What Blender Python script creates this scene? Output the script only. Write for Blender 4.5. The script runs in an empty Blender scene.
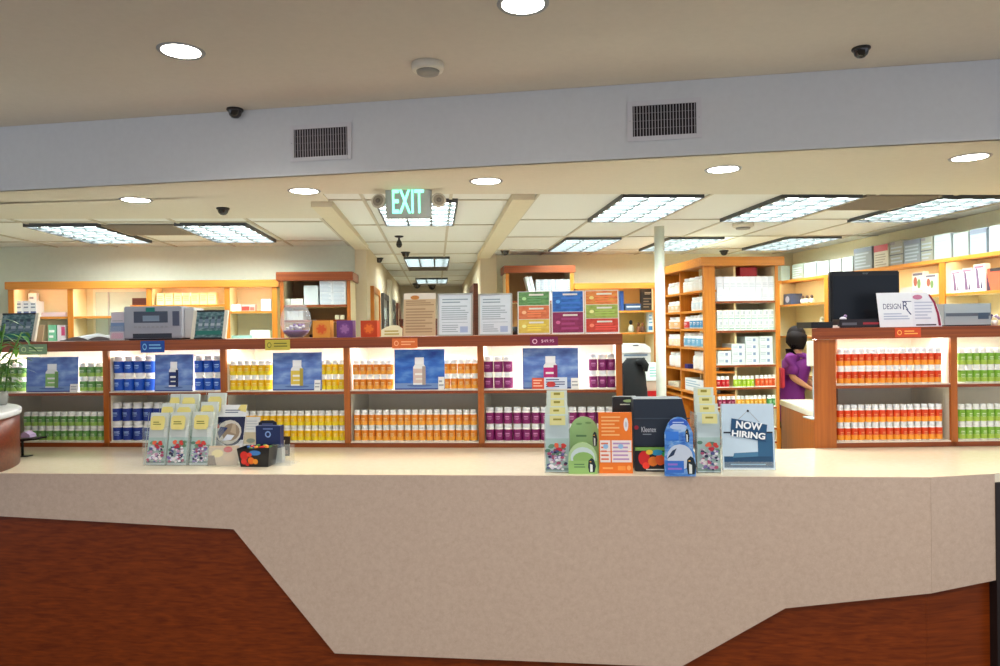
import bpy, bmesh, math, random
from math import radians, sin, cos, pi, atan2, sqrt
from mathutils import Vector, Matrix, Euler
random.seed(7)
SC = bpy.context.scene
COL = SC.collection
# ---------------------------------------------------------------- camera, world, exposure
EYE = 1.70
FPX = 720.0
cam_data = bpy.data.cameras.new('camera')
cam = bpy.data.objects.new('camera', cam_data)
COL.objects.link(cam)
cam_data.sensor_width = 36.0
cam_data.lens = 36.0 * FPX / 1000.0
cam_data.clip_start = 0.05
RCAM = (Matrix.Rotation(radians(-5.08), 3, 'Z') @ Matrix.Rotation(radians(89.6), 3, 'X') @ Matrix.Rotation(radians(-0.87), 3, 'Z'))
cam.matrix_world = Matrix.Translation((0, 0, EYE)) @ RCAM.to_4x4()
SC.camera = cam
world = bpy.data.worlds.new('world')
SC.world = world
world.use_nodes = True
bg = world.node_tree.nodes['Background']
bg.inputs[0].default_value = (0.80, 0.86, 1.0, 1)
bg.inputs[1].default_value = 0.40
SC.view_settings.view_transform = 'Standard'
SC.view_settings.look = 'None'
SC.view_settings.gamma = 1.0
SC.view_settings.use_curve_mapping = False
SC.view_settings.exposure = 1.55
SC.cycles.use_denoising = True
SC.cycles.max_bounces = 8
TROFFER_E = 9.5
DOWNLIGHT_E = 12.0
DOWN_W = 16.5
LOBBY_W = 44.0
STRIP_E = 22.0

# ---------------------------------------------------------------- materials
def lin(c):
    return tuple(((v / 255.0) / 12.92 if v / 255.0 <= 0.04045 else ((v / 255.0 + 0.055) / 1.055) ** 2.4) for v in c)
MATS = {}
def M(c, rough=0.5, spec=0.4, emit=0.0, metal=0.0, noise=0.04, scale=30.0):
    key = (c, rough, spec, emit, metal, noise)
    if key in MATS:
        return MATS[key]
    m = bpy.data.materials.new('paint_%d_%d_%d' % c)
    m.use_nodes = True
    nt = m.node_tree
    b = nt.nodes['Principled BSDF']
    l = lin(c)
    b.inputs['Base Color'].default_value = (*l, 1)
    b.inputs['Roughness'].default_value = rough
    b.inputs['Specular IOR Level'].default_value = spec
    b.inputs['Metallic'].default_value = metal
    if emit:
        b.inputs['Emission Color'].default_value = (*l, 1)
        b.inputs['Emission Strength'].default_value = emit
    elif noise:
        tc = nt.nodes.new('ShaderNodeTexCoord'); n = nt.nodes.new('ShaderNodeTexNoise')
        n.inputs['Scale'].default_value = scale
        r = nt.nodes.new('ShaderNodeMix'); r.data_type = 'RGBA'
        r.inputs[6].default_value = (*[v * (1 - noise) for v in l], 1)
        r.inputs[7].default_value = (*[min(1, v * (1 + noise)) for v in l], 1)
        nt.links.new(tc.outputs['Object'], n.inputs['Vector'])
        nt.links.new(n.outputs['Fac'], r.inputs[0]); nt.links.new(r.outputs[2], b.inputs['Base Color'])
    MATS[key] = m
    return m
def wood(name, c1, c2, axis='x', rough=0.35, sc=1.0, spec=0.4):
    m = bpy.data.materials.new(name); m.use_nodes = True
    nt = m.node_tree; b = nt.nodes['Principled BSDF']
    tc = nt.nodes.new('ShaderNodeTexCoord'); mp = nt.nodes.new('ShaderNodeMapping')
    s = {'x': (.8, 40, 60), 'z': (40, 40, 1.5)}[axis]
    mp.inputs['Scale'].default_value = [v * sc for v in s]
    n = nt.nodes.new('ShaderNodeTexNoise'); n.inputs['Scale'].default_value = 1.0
    n.inputs['Detail'].default_value = 5.0; n.inputs['Distortion'].default_value = 0.6
    r = nt.nodes.new('ShaderNodeValToRGB')
    r.color_ramp.elements[0].position = 0.3; r.color_ramp.elements[1].position = 0.72
    r.color_ramp.elements[0].color = (*lin(c1), 1); r.color_ramp.elements[1].color = (*lin(c2), 1)
    nt.links.new(tc.outputs['Object'], mp.inputs[0]); nt.links.new(mp.outputs[0], n.inputs['Vector'])
    nt.links.new(n.outputs['Fac'], r.inputs[0]); nt.links.new(r.outputs[0], b.inputs['Base Color'])
    b.inputs['Roughness'].default_value = rough; b.inputs['Specular IOR Level'].default_value = spec
    return m
def stone(name, c1, c2, c3, rough, spec=0.5, scale=38):
    m = bpy.data.materials.new(name); m.use_nodes = True
    nt = m.node_tree; b = nt.nodes['Principled BSDF']
    tc = nt.nodes.new('ShaderNodeTexCoord')
    n = nt.nodes.new('ShaderNodeTexNoise'); n.inputs['Scale'].default_value = scale
    n.inputs['Detail'].default_value = 8.0; n.inputs['Roughness'].default_value = 0.75
    r = nt.nodes.new('ShaderNodeValToRGB')
    e = r.color_ramp.elements
    e[0].position = 0.2; e[0].color = (*lin(c1), 1); e[1].position = 0.8; e[1].color = (*lin(c3), 1)
    q = e.new(0.5); q.color = (*lin(c2), 1)
    v = nt.nodes.new('ShaderNodeTexVoronoi'); v.inputs['Scale'].default_value = 150.0
    lt = nt.nodes.new('ShaderNodeMath'); lt.operation = 'LESS_THAN'; lt.inputs[1].default_value = 0.16
    mul = nt.nodes.new('ShaderNodeMath'); mul.operation = 'MULTIPLY'; mul.inputs[1].default_value = 0.35
    mx = nt.nodes.new('ShaderNodeMix'); mx.data_type = 'RGBA'; mx.inputs[7].default_value = (*lin((235, 222, 200)), 1)
    for o in (n, v):
        nt.links.new(tc.outputs['Object'], o.inputs['Vector'])
    nt.links.new(n.outputs['Fac'], r.inputs[0]); nt.links.new(v.outputs['Distance'], lt.inputs[0])
    nt.links.new(lt.outputs[0], mul.inputs[0]); nt.links.new(mul.outputs[0], mx.inputs[0])
    nt.links.new(r.outputs[0], mx.inputs[6]); nt.links.new(mx.outputs[2], b.inputs['Base Color'])
    b.inputs['Roughness'].default_value = rough; b.inputs['Specular IOR Level'].default_value = spec
    return m
def grad(name, stops, sx=1.0):                      # printed picture background: bands with clouds, in the print's own colours
    m = bpy.data.materials.new(name); m.use_nodes = True
    nt = m.node_tree; b = nt.nodes['Principled BSDF']
    tc = nt.nodes.new('ShaderNodeTexCoord'); mp = nt.nodes.new('ShaderNodeMapping')
    mp.inputs['Scale'].default_value = (9 * sx, 1, 22 * sx)
    n = nt.nodes.new('ShaderNodeTexNoise'); n.inputs['Scale'].default_value = 1.0; n.inputs['Detail'].default_value = 3
    r = nt.nodes.new('ShaderNodeValToRGB'); e = r.color_ramp.elements
    e[0].position = stops[0][0]; e[0].color = (*lin(stops[0][1]), 1)
    e[1].position = stops[-1][0]; e[1].color = (*lin(stops[-1][1]), 1)
    for p_, c_ in stops[1:-1]:
        q = e.new(p_); q.color = (*lin(c_), 1)
    nt.links.new(tc.outputs['Object'], mp.inputs[0]); nt.links.new(mp.outputs[0], n.inputs['Vector'])
    nt.links.new(n.outputs['Fac'], r.inputs[0]); nt.links.new(r.outputs[0], b.inputs['Base Color'])
    b.inputs['Roughness'].default_value = 0.45
    return m
def clear(name, c=(235, 245, 245), alpha=0.10, rough=0.08):
    m = bpy.data.materials.new(name); m.use_nodes = True
    b = m.node_tree.nodes['Principled BSDF']
    b.inputs['Base Color'].default_value = (*lin(c), 1); b.inputs['Roughness'].default_value = rough
    b.inputs['Alpha'].default_value = alpha
    return m
CHX = wood('cherry_laminate_horizontal', (118, 50, 16), (156, 80, 28), 'x')
CHZ = wood('cherry_laminate_vertical', (150, 78, 20), (182, 102, 34), 'z')
OAX = wood('honey_laminate_horizontal', (190, 114, 34), (212, 138, 54), 'x')
OAZ = wood('honey_laminate_vertical', (188, 110, 26), (208, 130, 42), 'z')
CTW = wood('counter_wood_front', (98, 36, 6), (138, 60, 14), 'x', rough=0.3, sc=1.5)
DKW = wood('dark_brown_wood', (70, 32, 20), (98, 48, 30), 'x')
STONE = stone('beige_speckled_stone', (184, 158, 138), (198, 174, 154), (210, 188, 168), 0.32)
DECK = stone('cream_counter_stone', (226, 216, 188), (232, 222, 196), (238, 230, 208), 0.14)
CREAM = M((234, 228, 212), 0.5)
CREAMB = M((230, 222, 204), 0.6)
WHITE = M((240, 240, 236), 0.4)
OFFW = M((222, 222, 214), 0.5)
BLACK = M((16, 17, 20), 0.35)
CHAR = M((40, 42, 48), 0.5)
GREY = M((168, 172, 176), 0.45)
LGREY = M((205, 208, 208), 0.5)
STEEL = M((150, 152, 154), 0.3, metal=0.8)
ACR = clear('clear_acrylic')
ACR2 = clear('cloudy_acrylic', (215, 225, 225), 0.35)
CEILM = M((206, 198, 186), 0.85, 0.1)
TILEM = M((226, 227, 220), 0.9, 0.1, noise=0.03, scale=90)
WALLM = M((234, 227, 196), 0.8, 0.1)
WALLC = M((214, 198, 168), 0.8, 0.1)
SOFF = M((208, 210, 212), 0.8, 0.15)

# ---------------------------------------------------------------- mesh helpers
TXT = {}
def text_geo(s):
    if s in TXT:
        return TXT[s]
    cu = bpy.data.curves.new('writing', 'FONT'); cu.body = s; cu.resolution_u = 3; cu.offset = {'NOW': .035, 'HIRING': .035, 'EXIT': .008}.get(s, 0.0)
    o = bpy.data.objects.new('writing', cu); COL.objects.link(o)
    dg = bpy.context.evaluated_depsgraph_get()
    me = bpy.data.meshes.new_from_object(o.evaluated_get(dg))
    vs = [(v.co.x, v.co.y) for v in me.vertices]; fs = [list(p.vertices) for p in me.polygons]
    bpy.data.objects.remove(o); bpy.data.curves.remove(cu); bpy.data.meshes.remove(me)
    x0 = min(v[0] for v in vs); x1 = max(v[0] for v in vs); y0 = min(v[1] for v in vs); y1 = max(v[1] for v in vs)
    TXT[s] = ([((v[0] - x0) / (x1 - x0), (v[1] - y0) / (y1 - y0)) for v in vs], fs)
    return TXT[s]
class MB:
    def __init__(self):
        self.v = []; self.f = []; self.fm = []; self.fs = []; self.mats = []; self.X = None
    def mi(self, m):
        if m not in self.mats:
            self.mats.append(m)
        return self.mats.index(m)
    def add(self, vs, fs, m, smooth=False):
        o = len(self.v)
        self.v += [tuple(self.X @ Vector(v)) if self.X else tuple(v) for v in vs]
        i = self.mi(m)
        for f in fs:
            self.f.append([o + k for k in f]); self.fm.append(i); self.fs.append(smooth)
        return self
    def box(self, x0, x1, y0, y1, z0, z1, m, bev=0.0):
        x0, x1 = min(x0, x1), max(x0, x1); y0, y1 = min(y0, y1), max(y0, y1); z0, z1 = min(z0, z1), max(z0, z1)
        if bev > 0:
            b = min(bev, (x1 - x0) * .3, (y1 - y0) * .3, (z1 - z0) * .3)
            bm = bmesh.new(); bmesh.ops.create_cube(bm, size=1)
            for v in bm.verts:
                v.co = Vector(((x0 + x1) / 2 + v.co.x * (x1 - x0), (y0 + y1) / 2 + v.co.y * (y1 - y0), (z0 + z1) / 2 + v.co.z * (z1 - z0)))
            bmesh.ops.bevel(bm, geom=bm.edges[:], offset=b, segments=2, affect='EDGES')
            bm.verts.index_update()
            vs = [tuple(v.co) for v in bm.verts]; fs = [[v.index for v in f.verts] for f in bm.faces]; bm.free()
            return self.add(vs, fs, m)
        vs = [(x, y, z) for x in (x0, x1) for y in (y0, y1) for z in (z0, z1)]
        fs = [(0, 1, 3, 2), (4, 6, 7, 5), (0, 4, 5, 1), (2, 3, 7, 6), (0, 2, 6, 4), (1, 5, 7, 3)]
        return self.add(vs, fs, m)
    def prism(self, poly, y0, y1, m):               # polygon in the x-z plane, extruded in y; counter-clockwise seen from the front
        n = len(poly)
        vs = [(x, y0, z) for x, z in poly] + [(x, y1, z) for x, z in poly]
        fs = [list(range(n)), list(range(2 * n - 1, n - 1, -1))] + [[(i + 1) % n, i, n + i, n + (i + 1) % n] for i in range(n)]
        return self.add(vs, fs, m)
    def slab(self, poly, z0, z1, m):                # polygon in the x-y plane
        n = len(poly)
        vs = [(x, y, z1) for x, y in poly] + [(x, y, z0) for x, y in poly]
        fs = [list(range(n)), list(range(2 * n - 1, n - 1, -1))] + [[(i + 1) % n, i, n + i, n + (i + 1) % n] for i in range(n)]
        return self.add(vs, fs, m)
    def lathe(self, prof, m, cx=0, cy=0, seg=16, smooth=True, cap=True, sx=1.0, sy=1.0):
        vs = []
        for r, z in prof:
            vs += [(cx + r * sx * cos(2 * pi * k / seg), cy + r * sy * sin(2 * pi * k / seg), z) for k in range(seg)]
        fs = []
        for i in range(len(prof) - 1):
            for k in range(seg):
                k2 = (k + 1) % seg
                fs.append((i * seg + k, i * seg + k2, (i + 1) * seg + k2, (i + 1) * seg + k))
        self.add(vs, fs, m, smooth)
        if cap:
            o = len(self.v) - len(vs)
            i = self.mi(m)
            self.f.append([o + k for k in range(seg - 1, -1, -1)]); self.fm.append(i); self.fs.append(False)
            self.f.append([o + (len(prof) - 1) * seg + k for k in range(seg)]); self.fm.append(i); self.fs.append(False)
        return self
    def tube(self, pts, r, m, seg=8):
        pts = [Vector(p) for p in pts]; rs = r if isinstance(r, (list, tuple)) else [r] * len(pts)
        vs = []
        for i, p in enumerate(pts):
            d = (pts[min(i + 1, len(pts) - 1)] - pts[max(i - 1, 0)]).normalized()
            a = d.cross(Vector((0, 0, 1)) if abs(d.z) < .9 else Vector((1, 0, 0))).normalized(); b = d.cross(a)
            vs += [tuple(p + (a * cos(2 * pi * k / seg) + b * sin(2 * pi * k / seg)) * rs[i]) for k in range(seg)]
        fs = [(i * seg + k, i * seg + (k + 1) % seg, (i + 1) * seg + (k + 1) % seg, (i + 1) * seg + k) for i in range(len(pts) - 1) for k in range(seg)]
        fs += [list(range(seg - 1, -1, -1)), [(len(pts) - 1) * seg + k for k in range(seg)]]
        return self.add(vs, fs, m, True)
    def blob(self, c, r, m, seg=12, rings=7):
        vs = [(c[0], c[1], c[2] - r[2])]
        for i in range(1, rings):
            t = -pi / 2 + pi * i / rings
            vs += [(c[0] + r[0] * cos(t) * cos(2 * pi * k / seg), c[1] + r[1] * cos(t) * sin(2 * pi * k / seg), c[2] + r[2] * sin(t)) for k in range(seg)]
        vs.append((c[0], c[1], c[2] + r[2]))
        fs = [(0, 1 + (k + 1) % seg, 1 + k) for k in range(seg)]
        for i in range(rings - 2):
            o = 1 + i * seg
            fs += [(o + k, o + (k + 1) % seg, o + seg + (k + 1) % seg, o + seg + k) for k in range(seg)]
        o = 1 + (rings - 2) * seg
        fs += [(o + k, o + (k + 1) % seg, len(vs) - 1) for k in range(seg)]
        return self.add(vs, fs, m, True)
    def decor(self, dec, W, H, y=-0.0006, x0=None, z0=0.0):     # flat print on a face looking towards -y
        xo = -W / 2 if x0 is None else x0
        for i, d in enumerate(dec):
            yy = y - 0.00025 * i
            k, m = d[0], d[-1]
            if k == 'r':
                p = [(d[1], d[2]), (d[3], d[2]), (d[3], d[4]), (d[1], d[4])]
            elif k == 'e':
                p = [(d[1] + d[3] * cos(2 * pi * q / 16), d[2] + d[4] * sin(2 * pi * q / 16)) for q in range(16)]
            elif k == 'p':
                p = d[1]
            elif k == 't':
                vs, fs = text_geo(d[1])
                self.add([(xo + W * (d[2] + v[0] * (d[4] - d[2])), yy, z0 + H * (d[3] + v[1] * (d[5] - d[3]))) for v in vs], fs, m)
                continue
            elif k == 'lines':                       # ('lines', x0, z0, x1, z1, n, mat): rows of small print
                n = d[5]
                for q in range(n):
                    zz = d[4] - (d[4] - d[2]) * (q + .5) / n; h = (d[4] - d[2]) / n * .22
                    xe = d[3] - (d[3] - d[1]) * random.choice((0, .05, .12, .3))
                    self.add([(xo + W * a, yy, z0 + H * b) for a, b in ((d[1], zz - h), (xe, zz - h), (xe, zz + h), (d[1], zz + h))], [(0, 1, 2, 3)], m)
                continue
            self.add([(xo + W * a, yy, z0 + H * b) for a, b in p], [list(range(len(p)))], m)
        return self
    def build(self, name, parent=None, loc=(0, 0, 0), rz=0.0, tilt=0.0, label=None, cat=None, group=None, kind=None):
        me = bpy.data.meshes.new(name)
        me.from_pydata(self.v, [], self.f)
        for m in self.mats:
            me.materials.append(m)
        me.polygons.foreach_set('material_index', self.fm)
        me.polygons.foreach_set('use_smooth', self.fs)
        me.update()
        o = bpy.data.objects.new(name, me); COL.objects.link(o)
        o.location = loc; o.rotation_euler = (tilt, 0, rz)
        if parent:
            o.parent = parent
        return tag(o, label, cat, group, kind)
def tag(o, label=None, cat=None, group=None, kind=None):
    if label: o['label'] = label
    if cat: o['category'] = cat
    if group: o['group'] = group
    if kind: o['kind'] = kind
    return o
def thing(name, label, cat, loc=(0, 0, 0), rz=0.0, group=None, tilt=0.0):
    o = bpy.data.objects.new(name, None); COL.objects.link(o)
    o.empty_display_size = 0.05
    o.location = loc; o.rotation_euler = (tilt, 0, rz)
    return tag(o, label, cat, group)
def dup(o, loc=None, rz=None, label=None, group=None, parent=None):
    c = o.copy(); COL.objects.link(c)
    if parent: c.parent = parent
    if loc is not None: c.location = loc
    if rz is not None: c.rotation_euler = (c.rotation_euler[0], 0, rz)
    if label: c['label'] = label
    if group: c['group'] = group
    for ch in list(o.children):
        dup(ch, parent=c)
    return c
def S(mb, name):
    return mb.build(name, kind='structure')

# ---------------------------------------------------------------- surveying: sight lines onto real planes
def ray(px, py):
    return RCAM @ Vector(((px - 500) / FPX, -(py - 333) / FPX, -1))
def Uz(px, py, z):
    d = ray(px, py); t = (z - EYE) / d.z
    return Vector((d.x * t, d.y * t))
class Frame:                                         # a vertical plane: u along it, w behind it
    def __init__(s, ox, oy, a):
        s.o = Vector((ox, oy)); s.a = a; s.u = Vector((cos(a), sin(a))); s.b = Vector((-sin(a), cos(a)))
    def hit(s, px, py, w=0.0):
        d = ray(px, py); p = s.o + s.b * w
        t = p.dot(s.b) / (d.x * s.b.x + d.y * s.b.y)
        q = Vector((d.x * t, d.y * t)) - s.o
        return q.dot(s.u), EYE + d.z * t
    def at(s, u, w, z):
        p = s.o + s.u * u + s.b * w
        return (p.x, p.y, z)
def line_frame(p, q):
    return Frame(p.x, p.y, atan2(q.y - p.y, q.x - p.x))

ZC = 1.02                                            # customer counter top
Z_IN = 2.60; Z_UP = 2.98                             # inner and outer ceilings
LU = line_frame(Uz(25, 447, ZC), Uz(615, 448, ZC))   # front of the left shelf unit
RU = line_frame(Uz(836, 448, ZC), Uz(1000, 446, ZC))
CF = line_frame(Uz(0, 473, ZC), Uz(930, 477, ZC))    # front of the stone counter
SF = line_frame(Uz(0, 190, Z_IN), Uz(1000, 138, Z_IN))
Y_BL, Y_BR, X_R, Y_END = 7.75, 8.86, 4.57, 15.0
X_CL, X_CR = -0.72, 0.55

# ================================================================= SETTING
def plane_box(x0, x1, y0, y1, z0, z1, m, name):
    return S(MB().box(x0, x1, y0, y1, z0, z1, m), name)
plane_box(-8, 6, -4, 4.4, -0.1, 0.0, M((92, 84, 74), 0.6), 'floor')
plane_box(-8, 6, 4.4, 16, -0.1, 0.0, M((205, 200, 188), 0.5), 'floor')
sl = SF.at(-5.0, 0, 0); sr = SF.at(9.0, 0, 0)
S(MB().slab([(-9, -4), (sr[0], -4), (sr[0], sr[1]), (sl[0], sl[1])], Z_UP, Z_UP + 0.1, CEILM), 'ceiling')
S(MB().slab([(sl[0], sl[1]), (sr[0], sr[1]), (sr[0], 16), (sl[0], 16)], Z_IN, Z_IN + 0.42, TILEM), 'ceiling')
# soffit face and its plaster underside
a0 = SF.at(-5, 0, 0); a1 = SF.at(9, 0, 0); 
yL, yR = 5.06, 4.76
S(MB().slab([(a0[0], a0[1] - .02), (a1[0], a1[1] - .02), (a1[0], yR), (X_CL, yR), (X_CL, 5.8), (a0[0], 5.8)], Z_IN - 0.012, Z_IN - 0.002, M((214, 208, 190), .8, .1)), 'trim_1')
S(MB().slab([(a0[0], a0[1] - .03), (a1[0], a1[1] - .03), (a1[0], a1[1]), (a0[0], a0[1])], Z_IN - 0.012, Z_UP - 0.001, SOFF), 'wall_soffit')
# ceiling grid
tb = MB(); TB = M((196, 188, 168), .7)
def tbar(x0, x1, y0, y1):
    tb.box(x0, x1, y0, y1, Z_IN - 0.008, Z_IN - 0.0005, TB)
for x in [X_CR + .15 + .6 * i for i in range(8)]:
    if x < X_R: tbar(x - .011, x + .011, yR, Y_BR)
for y in (4.77, 5.95, 7.08, 8.24): tbar(X_CR + .15, X_R, y - .011, y + .011)
for x in [-.9 - .59 * i for i in range(8)]: tbar(x - .011, x + .011, 5.8, Y_BL)
for y in (6.03, 7.3): tbar(-5.6, X_CL, y - .011, y + .011)
for x in (.115, -.48): tbar(x - .011, x + .011, yR, Y_END)
for i in range(9): tbar(X_CL, X_CR, 5.02 + 1.2 * i, 5.042 + 1.2 * i)
S(tb, 'trim_2')
# walls
S(MB().box(-6, X_CL - .12, Y_BL, Y_BL + .12, 0, Z_IN, M((222, 226, 208), .8, .1)), 'wall_back_left')
S(MB().box(X_CR + .2, X_R + .2, Y_BR, Y_BR + .12, 0, Z_IN, WALLM), 'wall_back_right')
S(MB().box(X_R, X_R + .12, 2.5, Y_BR, 0, Z_IN, WALLM), 'wall_right')
S(MB().box(-6.1, -6, 4.8, Y_BL, 0, Z_IN, WALLM), 'wall_left')
S(MB().box(X_CL - .12, X_CL, 7.7, Y_END, 0, Z_IN, WALLC), 'wall_corridor_left')
S(MB().box(X_CR, X_CR + .2, Y_BR - .1, Y_END, 0, Z_IN, WALLC), 'wall_corridor_right')
S(MB().box(X_CL - .1, X_CR + .2, Y_END, Y_END + .1, 0, Z_IN, M((200, 190, 165), .8)), 'wall_corridor_end')
S(MB().box(X_CL - .12, X_CL + .02, 5.04, Y_BL, Z_IN - .05, Z_IN, M((216, 206, 178), .8, .1)), 'trim_3')
S(MB().box(X_CR - .03, X_CR + .12, 4.76, Y_BR, Z_IN - .05, Z_IN, M((216, 206, 178), .8, .1)), 'trim_4')
# corridor doors on the left wall
def corridor_door(name, y0, y1, frame_m, leaf_m, z1=2.12, glass=False):
    r = bpy.data.objects.new(name, None); COL.objects.link(r); r['kind'] = 'structure'; r.location = (X_CL, y0, 0)
    w = y1 - y0
    MB().box(.001, .04, -.06, 0, 0, z1 + .07, frame_m).box(.001, .04, w, w + .06, 0, z1 + .07, frame_m).box(.001, .04, 0, w, z1, z1 + .07, frame_m).build('door_frame', r)
    lf_ = MB().box(.004, .022, 0, w, 0, z1, leaf_m).build('door_leaf', r)
    MB().tube([(.03, w - .08, 1.0), (.07, w - .08, 1.0), (.07, w - .18, 1.0)], .009, STEEL).build('door_handle', lf_)
    if glass:
        MB().box(.023, .027, .1, w - .1, 1.0, z1 - .12, M((190, 205, 205), .1, .8)).build('pane', lf_)
    return r
corridor_door('door_1', 8.15, 9.0, OAZ, M((190, 160, 112), .5))
corridor_door('door_2', 9.7, 10.6, M((60, 56, 52), .4), M((92, 84, 76), .4), glass=True)
corridor_door('door_3', 11.6, 12.4, M((46, 44, 42), .4), M((80, 76, 70), .4), glass=True)
corridor_door('door_4', 13.3, 14.1, DKW, M((150, 120, 90), .5))
S(MB().box(X_CL + .0, X_CL + .05, 10.9, 11.35, 0, 2.45, M((226, 218, 196), .7)), 'trim_5')
S(MB().box(X_CR - .06, X_CR, 9.3, 9.42, 0, 2.2, DKW).box(X_CR - .06, X_CR, 10.3, 10.42, 0, 2.2, DKW).box(X_CR - .06, X_CR, 9.3, 10.42, 2.2, 2.28, DKW), 'trim_6')
wp = MB().box(-.36, .36, 0, .5, 0, 1.86, DKW).box(-.38, .38, -.02, .52, 1.86, 1.9, DKW)
for q in range(3): wp.box(-.33, .33, -.012, -.002, .1 + .58 * q, .6 + .58 * q, CHX)
wp.build('tall_cabinet', loc=(-.33, 13.9, 0), label='dark brown cabinet standing at the far end of the corridor', cat='cabinet')

# ================================================================= CEILING FIXTURES
def troffer_proto():
    t = thing('ceiling_light', 'x', 'ceiling light', (0, 0, Z_IN))
    W, L = .285, .57
    fr = MB(); FR = M((70, 72, 74), .4)
    for s in (-1, 1):
        fr.box(s * W, s * (W - .014), -L, L, -.030, .002, FR); fr.box(-W, W, s * L, s * (L - .014), -.030, .002, FR)
    fr.build('frame', t)
    MB().box(-W + .014, W - .014, -L + .014, L - .014, -.006, .001, M((232, 246, 246), .4, emit=TROFFER_E, noise=0)).build('diffuser', t)
    lv = MB(); LV = M((66, 72, 72), .5)
    for i in range(1, 3): lv.box(-W + W * 2 * i / 3 - .008, -W + W * 2 * i / 3 + .008, -L + .015, L - .015, -.028, -.007, LV)
    for i in range(1, 6): lv.box(-W + .015, W - .015, -L + 2 * L * i / 6 - .006, -L + 2 * L * i / 6 + .006, -.028, -.007, LV)
    lv.build('louver', t)
    return t
TP = troffer_proto()
TL = [(-3.01, 6.68, 'recessed fluorescent ceiling light farthest left, over the left shelves'),
      (-1.83, 6.66, 'recessed fluorescent ceiling light just left of the corridor, beside a dome camera'),
      (1.56, 5.36, 'large recessed fluorescent ceiling light right of the corridor, nearest row, left of the column'),
      (2.70, 5.36, 'recessed fluorescent ceiling light, middle of the nearest three on the right'),
      (3.86, 5.40, 'recessed fluorescent ceiling light farthest right, above the row of binders'),
      (1.59, 7.68, 'small distant recessed ceiling light left of the white column'),
      (2.66, 7.68, 'distant recessed ceiling light just behind the white column'),
      (3.90, 7.66, 'distant recessed ceiling light above the wooden aisle shelf, far right row'),
      (-.12, 5.56, 'recessed ceiling light at the corridor mouth, partly behind the exit sign'),
      (-.10, 9.56, 'recessed ceiling light halfway down the corridor'),
      (-.06, 13.3, 'recessed ceiling light at the far end of the corridor')]
for i, (x, y, lab) in enumerate(TL):
    o = TP if i == 0 else dup(TP)
    o.location = (x, y, Z_IN); o['label'] = lab; o['group'] = 'recessed fluorescent ceiling lights'
def grille_thing(name, lab, x, y, w, l, z, m, dark):
    t = thing(name, lab, 'air vent', (x, y, z))
    MB().box(-w, w, -l, l, -.004, .0, dark).build('backing', t)
    g = MB()
    for i in range(13):
        yy = -l + 2 * l * (i + .5) / 13
        g.box(-w, w, yy - l * .028, yy + l * .028, -.016, -.004, m)
    for s in (-1, 1): g.box(s * w, s * (w - .02), -l, l, -.018, 0, m)
    g.build('slats', t)
GB = M((158, 146, 128), .6); GBD = M((112, 100, 84), .7)
grille_thing('ceiling_vent', 'brownish square ceiling grille between the two left ceiling lights', -2.42, 6.45, .29, .3, Z_IN - .004, GB, GBD)
grille_thing('ceiling_vent', 'brownish ceiling grille between two ceiling lights on the far right', 3.30, 5.10, .28, .3, Z_IN - .004, GB, GBD)
grille_thing('ceiling_vent', 'dark ceiling grille just beyond the middle corridor light', -.10, 10.6, .29, .35, Z_IN - .004, M((120, 110, 95), .6), M((90, 80, 68), .7))
def downlight_proto():
    t = thing('recessed_downlight', 'x', 'ceiling light')
    MB().lathe([(.082, -.002), (.098, -.007), (.104, .0)], M((150, 154, 158), .4), cap=False, seg=28).build('trim_ring', t)
    MB().lathe([(.084, -.003), (.0001, -.003)][::-1], M((255, 250, 238), .4, emit=DOWNLIGHT_E, noise=0), cap=False, seg=28).build('lens', t)
    ld = bpy.data.lights.new('bulb', 'SPOT'); ld.energy = DOWN_W; ld.spot_size = radians(150); ld.spot_blend = .6; ld.shadow_soft_size = .07
    ld.color = (1, .96, .88)
    lo = bpy.data.objects.new('bulb', ld); COL.objects.link(lo); lo.parent = t; lo.location = (0, 0, -.015)
    return t
DP = downlight_proto()
DL = [((-1.971, 4.983, Z_IN - .012), 'small round downlight under the bulkhead, left end'),
      ((-.819, 4.663, Z_IN - .012), 'small round downlight under the bulkhead, left of the exit sign'),
      ((.315, 4.34, Z_IN - .012), 'small round downlight under the bulkhead, just right of the exit sign'),
      ((1.648, 3.989, Z_IN - .012), 'small round downlight under the bulkhead above the wooden aisle shelf'),
      ((2.902, 3.672, Z_IN - .012), 'small round downlight under the bulkhead, far right end'),
      ((-1.133, 3.393, Z_UP), 'large round downlight in the upper ceiling, top left of the photo'),
      ((.363, 2.836, Z_UP), 'large round downlight at the top centre edge of the photo'),
      ]
for i, (p, lab) in enumerate(DL):
    o = DP if i == 0 else dup(DP)
    o.location = p; o['label'] = lab; o['group'] = 'round recessed downlights'
for (x, y) in ((-2.2, 1.0), (0, .6), (2.2, .4), (2.3, 2.3), (-2.8, -1.4), (.2, -1.8), (2.8, -1.6)):  # unseen lamps added out of view to light the counter front
    o = dup(DP, loc=(x, y, Z_UP), label='added round downlight, unseen in the lobby ceiling behind the viewer', group='added unseen lobby downlights behind the viewer')
    for b_ in o.children:
        if b_.type == 'LIGHT':
            b_.data = b_.data.copy(); b_.data.energy = LOBBY_W
# smoke detectors
def detector(lab, p, r):
    t = thing('smoke_detector', lab, 'smoke detector', p)
    MB().lathe([(r, 0), (r, -r * .3), (r * .96, -r * .42), (r * .8, -r * .46)][::-1], M((214, 208, 192), .5), seg=24).build('housing', t)
    MB().lathe([(r * .72, -r * .46), (r * .66, -r * .62), (r * .3, -r * .66)][::-1], M((150, 146, 136), .5), seg=24).build('grille', t)
detector('white round smoke detector on the upper ceiling, centre', (-.019, 3.50, Z_UP), .078)
pd = Uz(743, 223, Z_IN); detector('pale round detector on the tiled ceiling between right ceiling lights', (pd.x, pd.y, Z_IN), .09)
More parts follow.
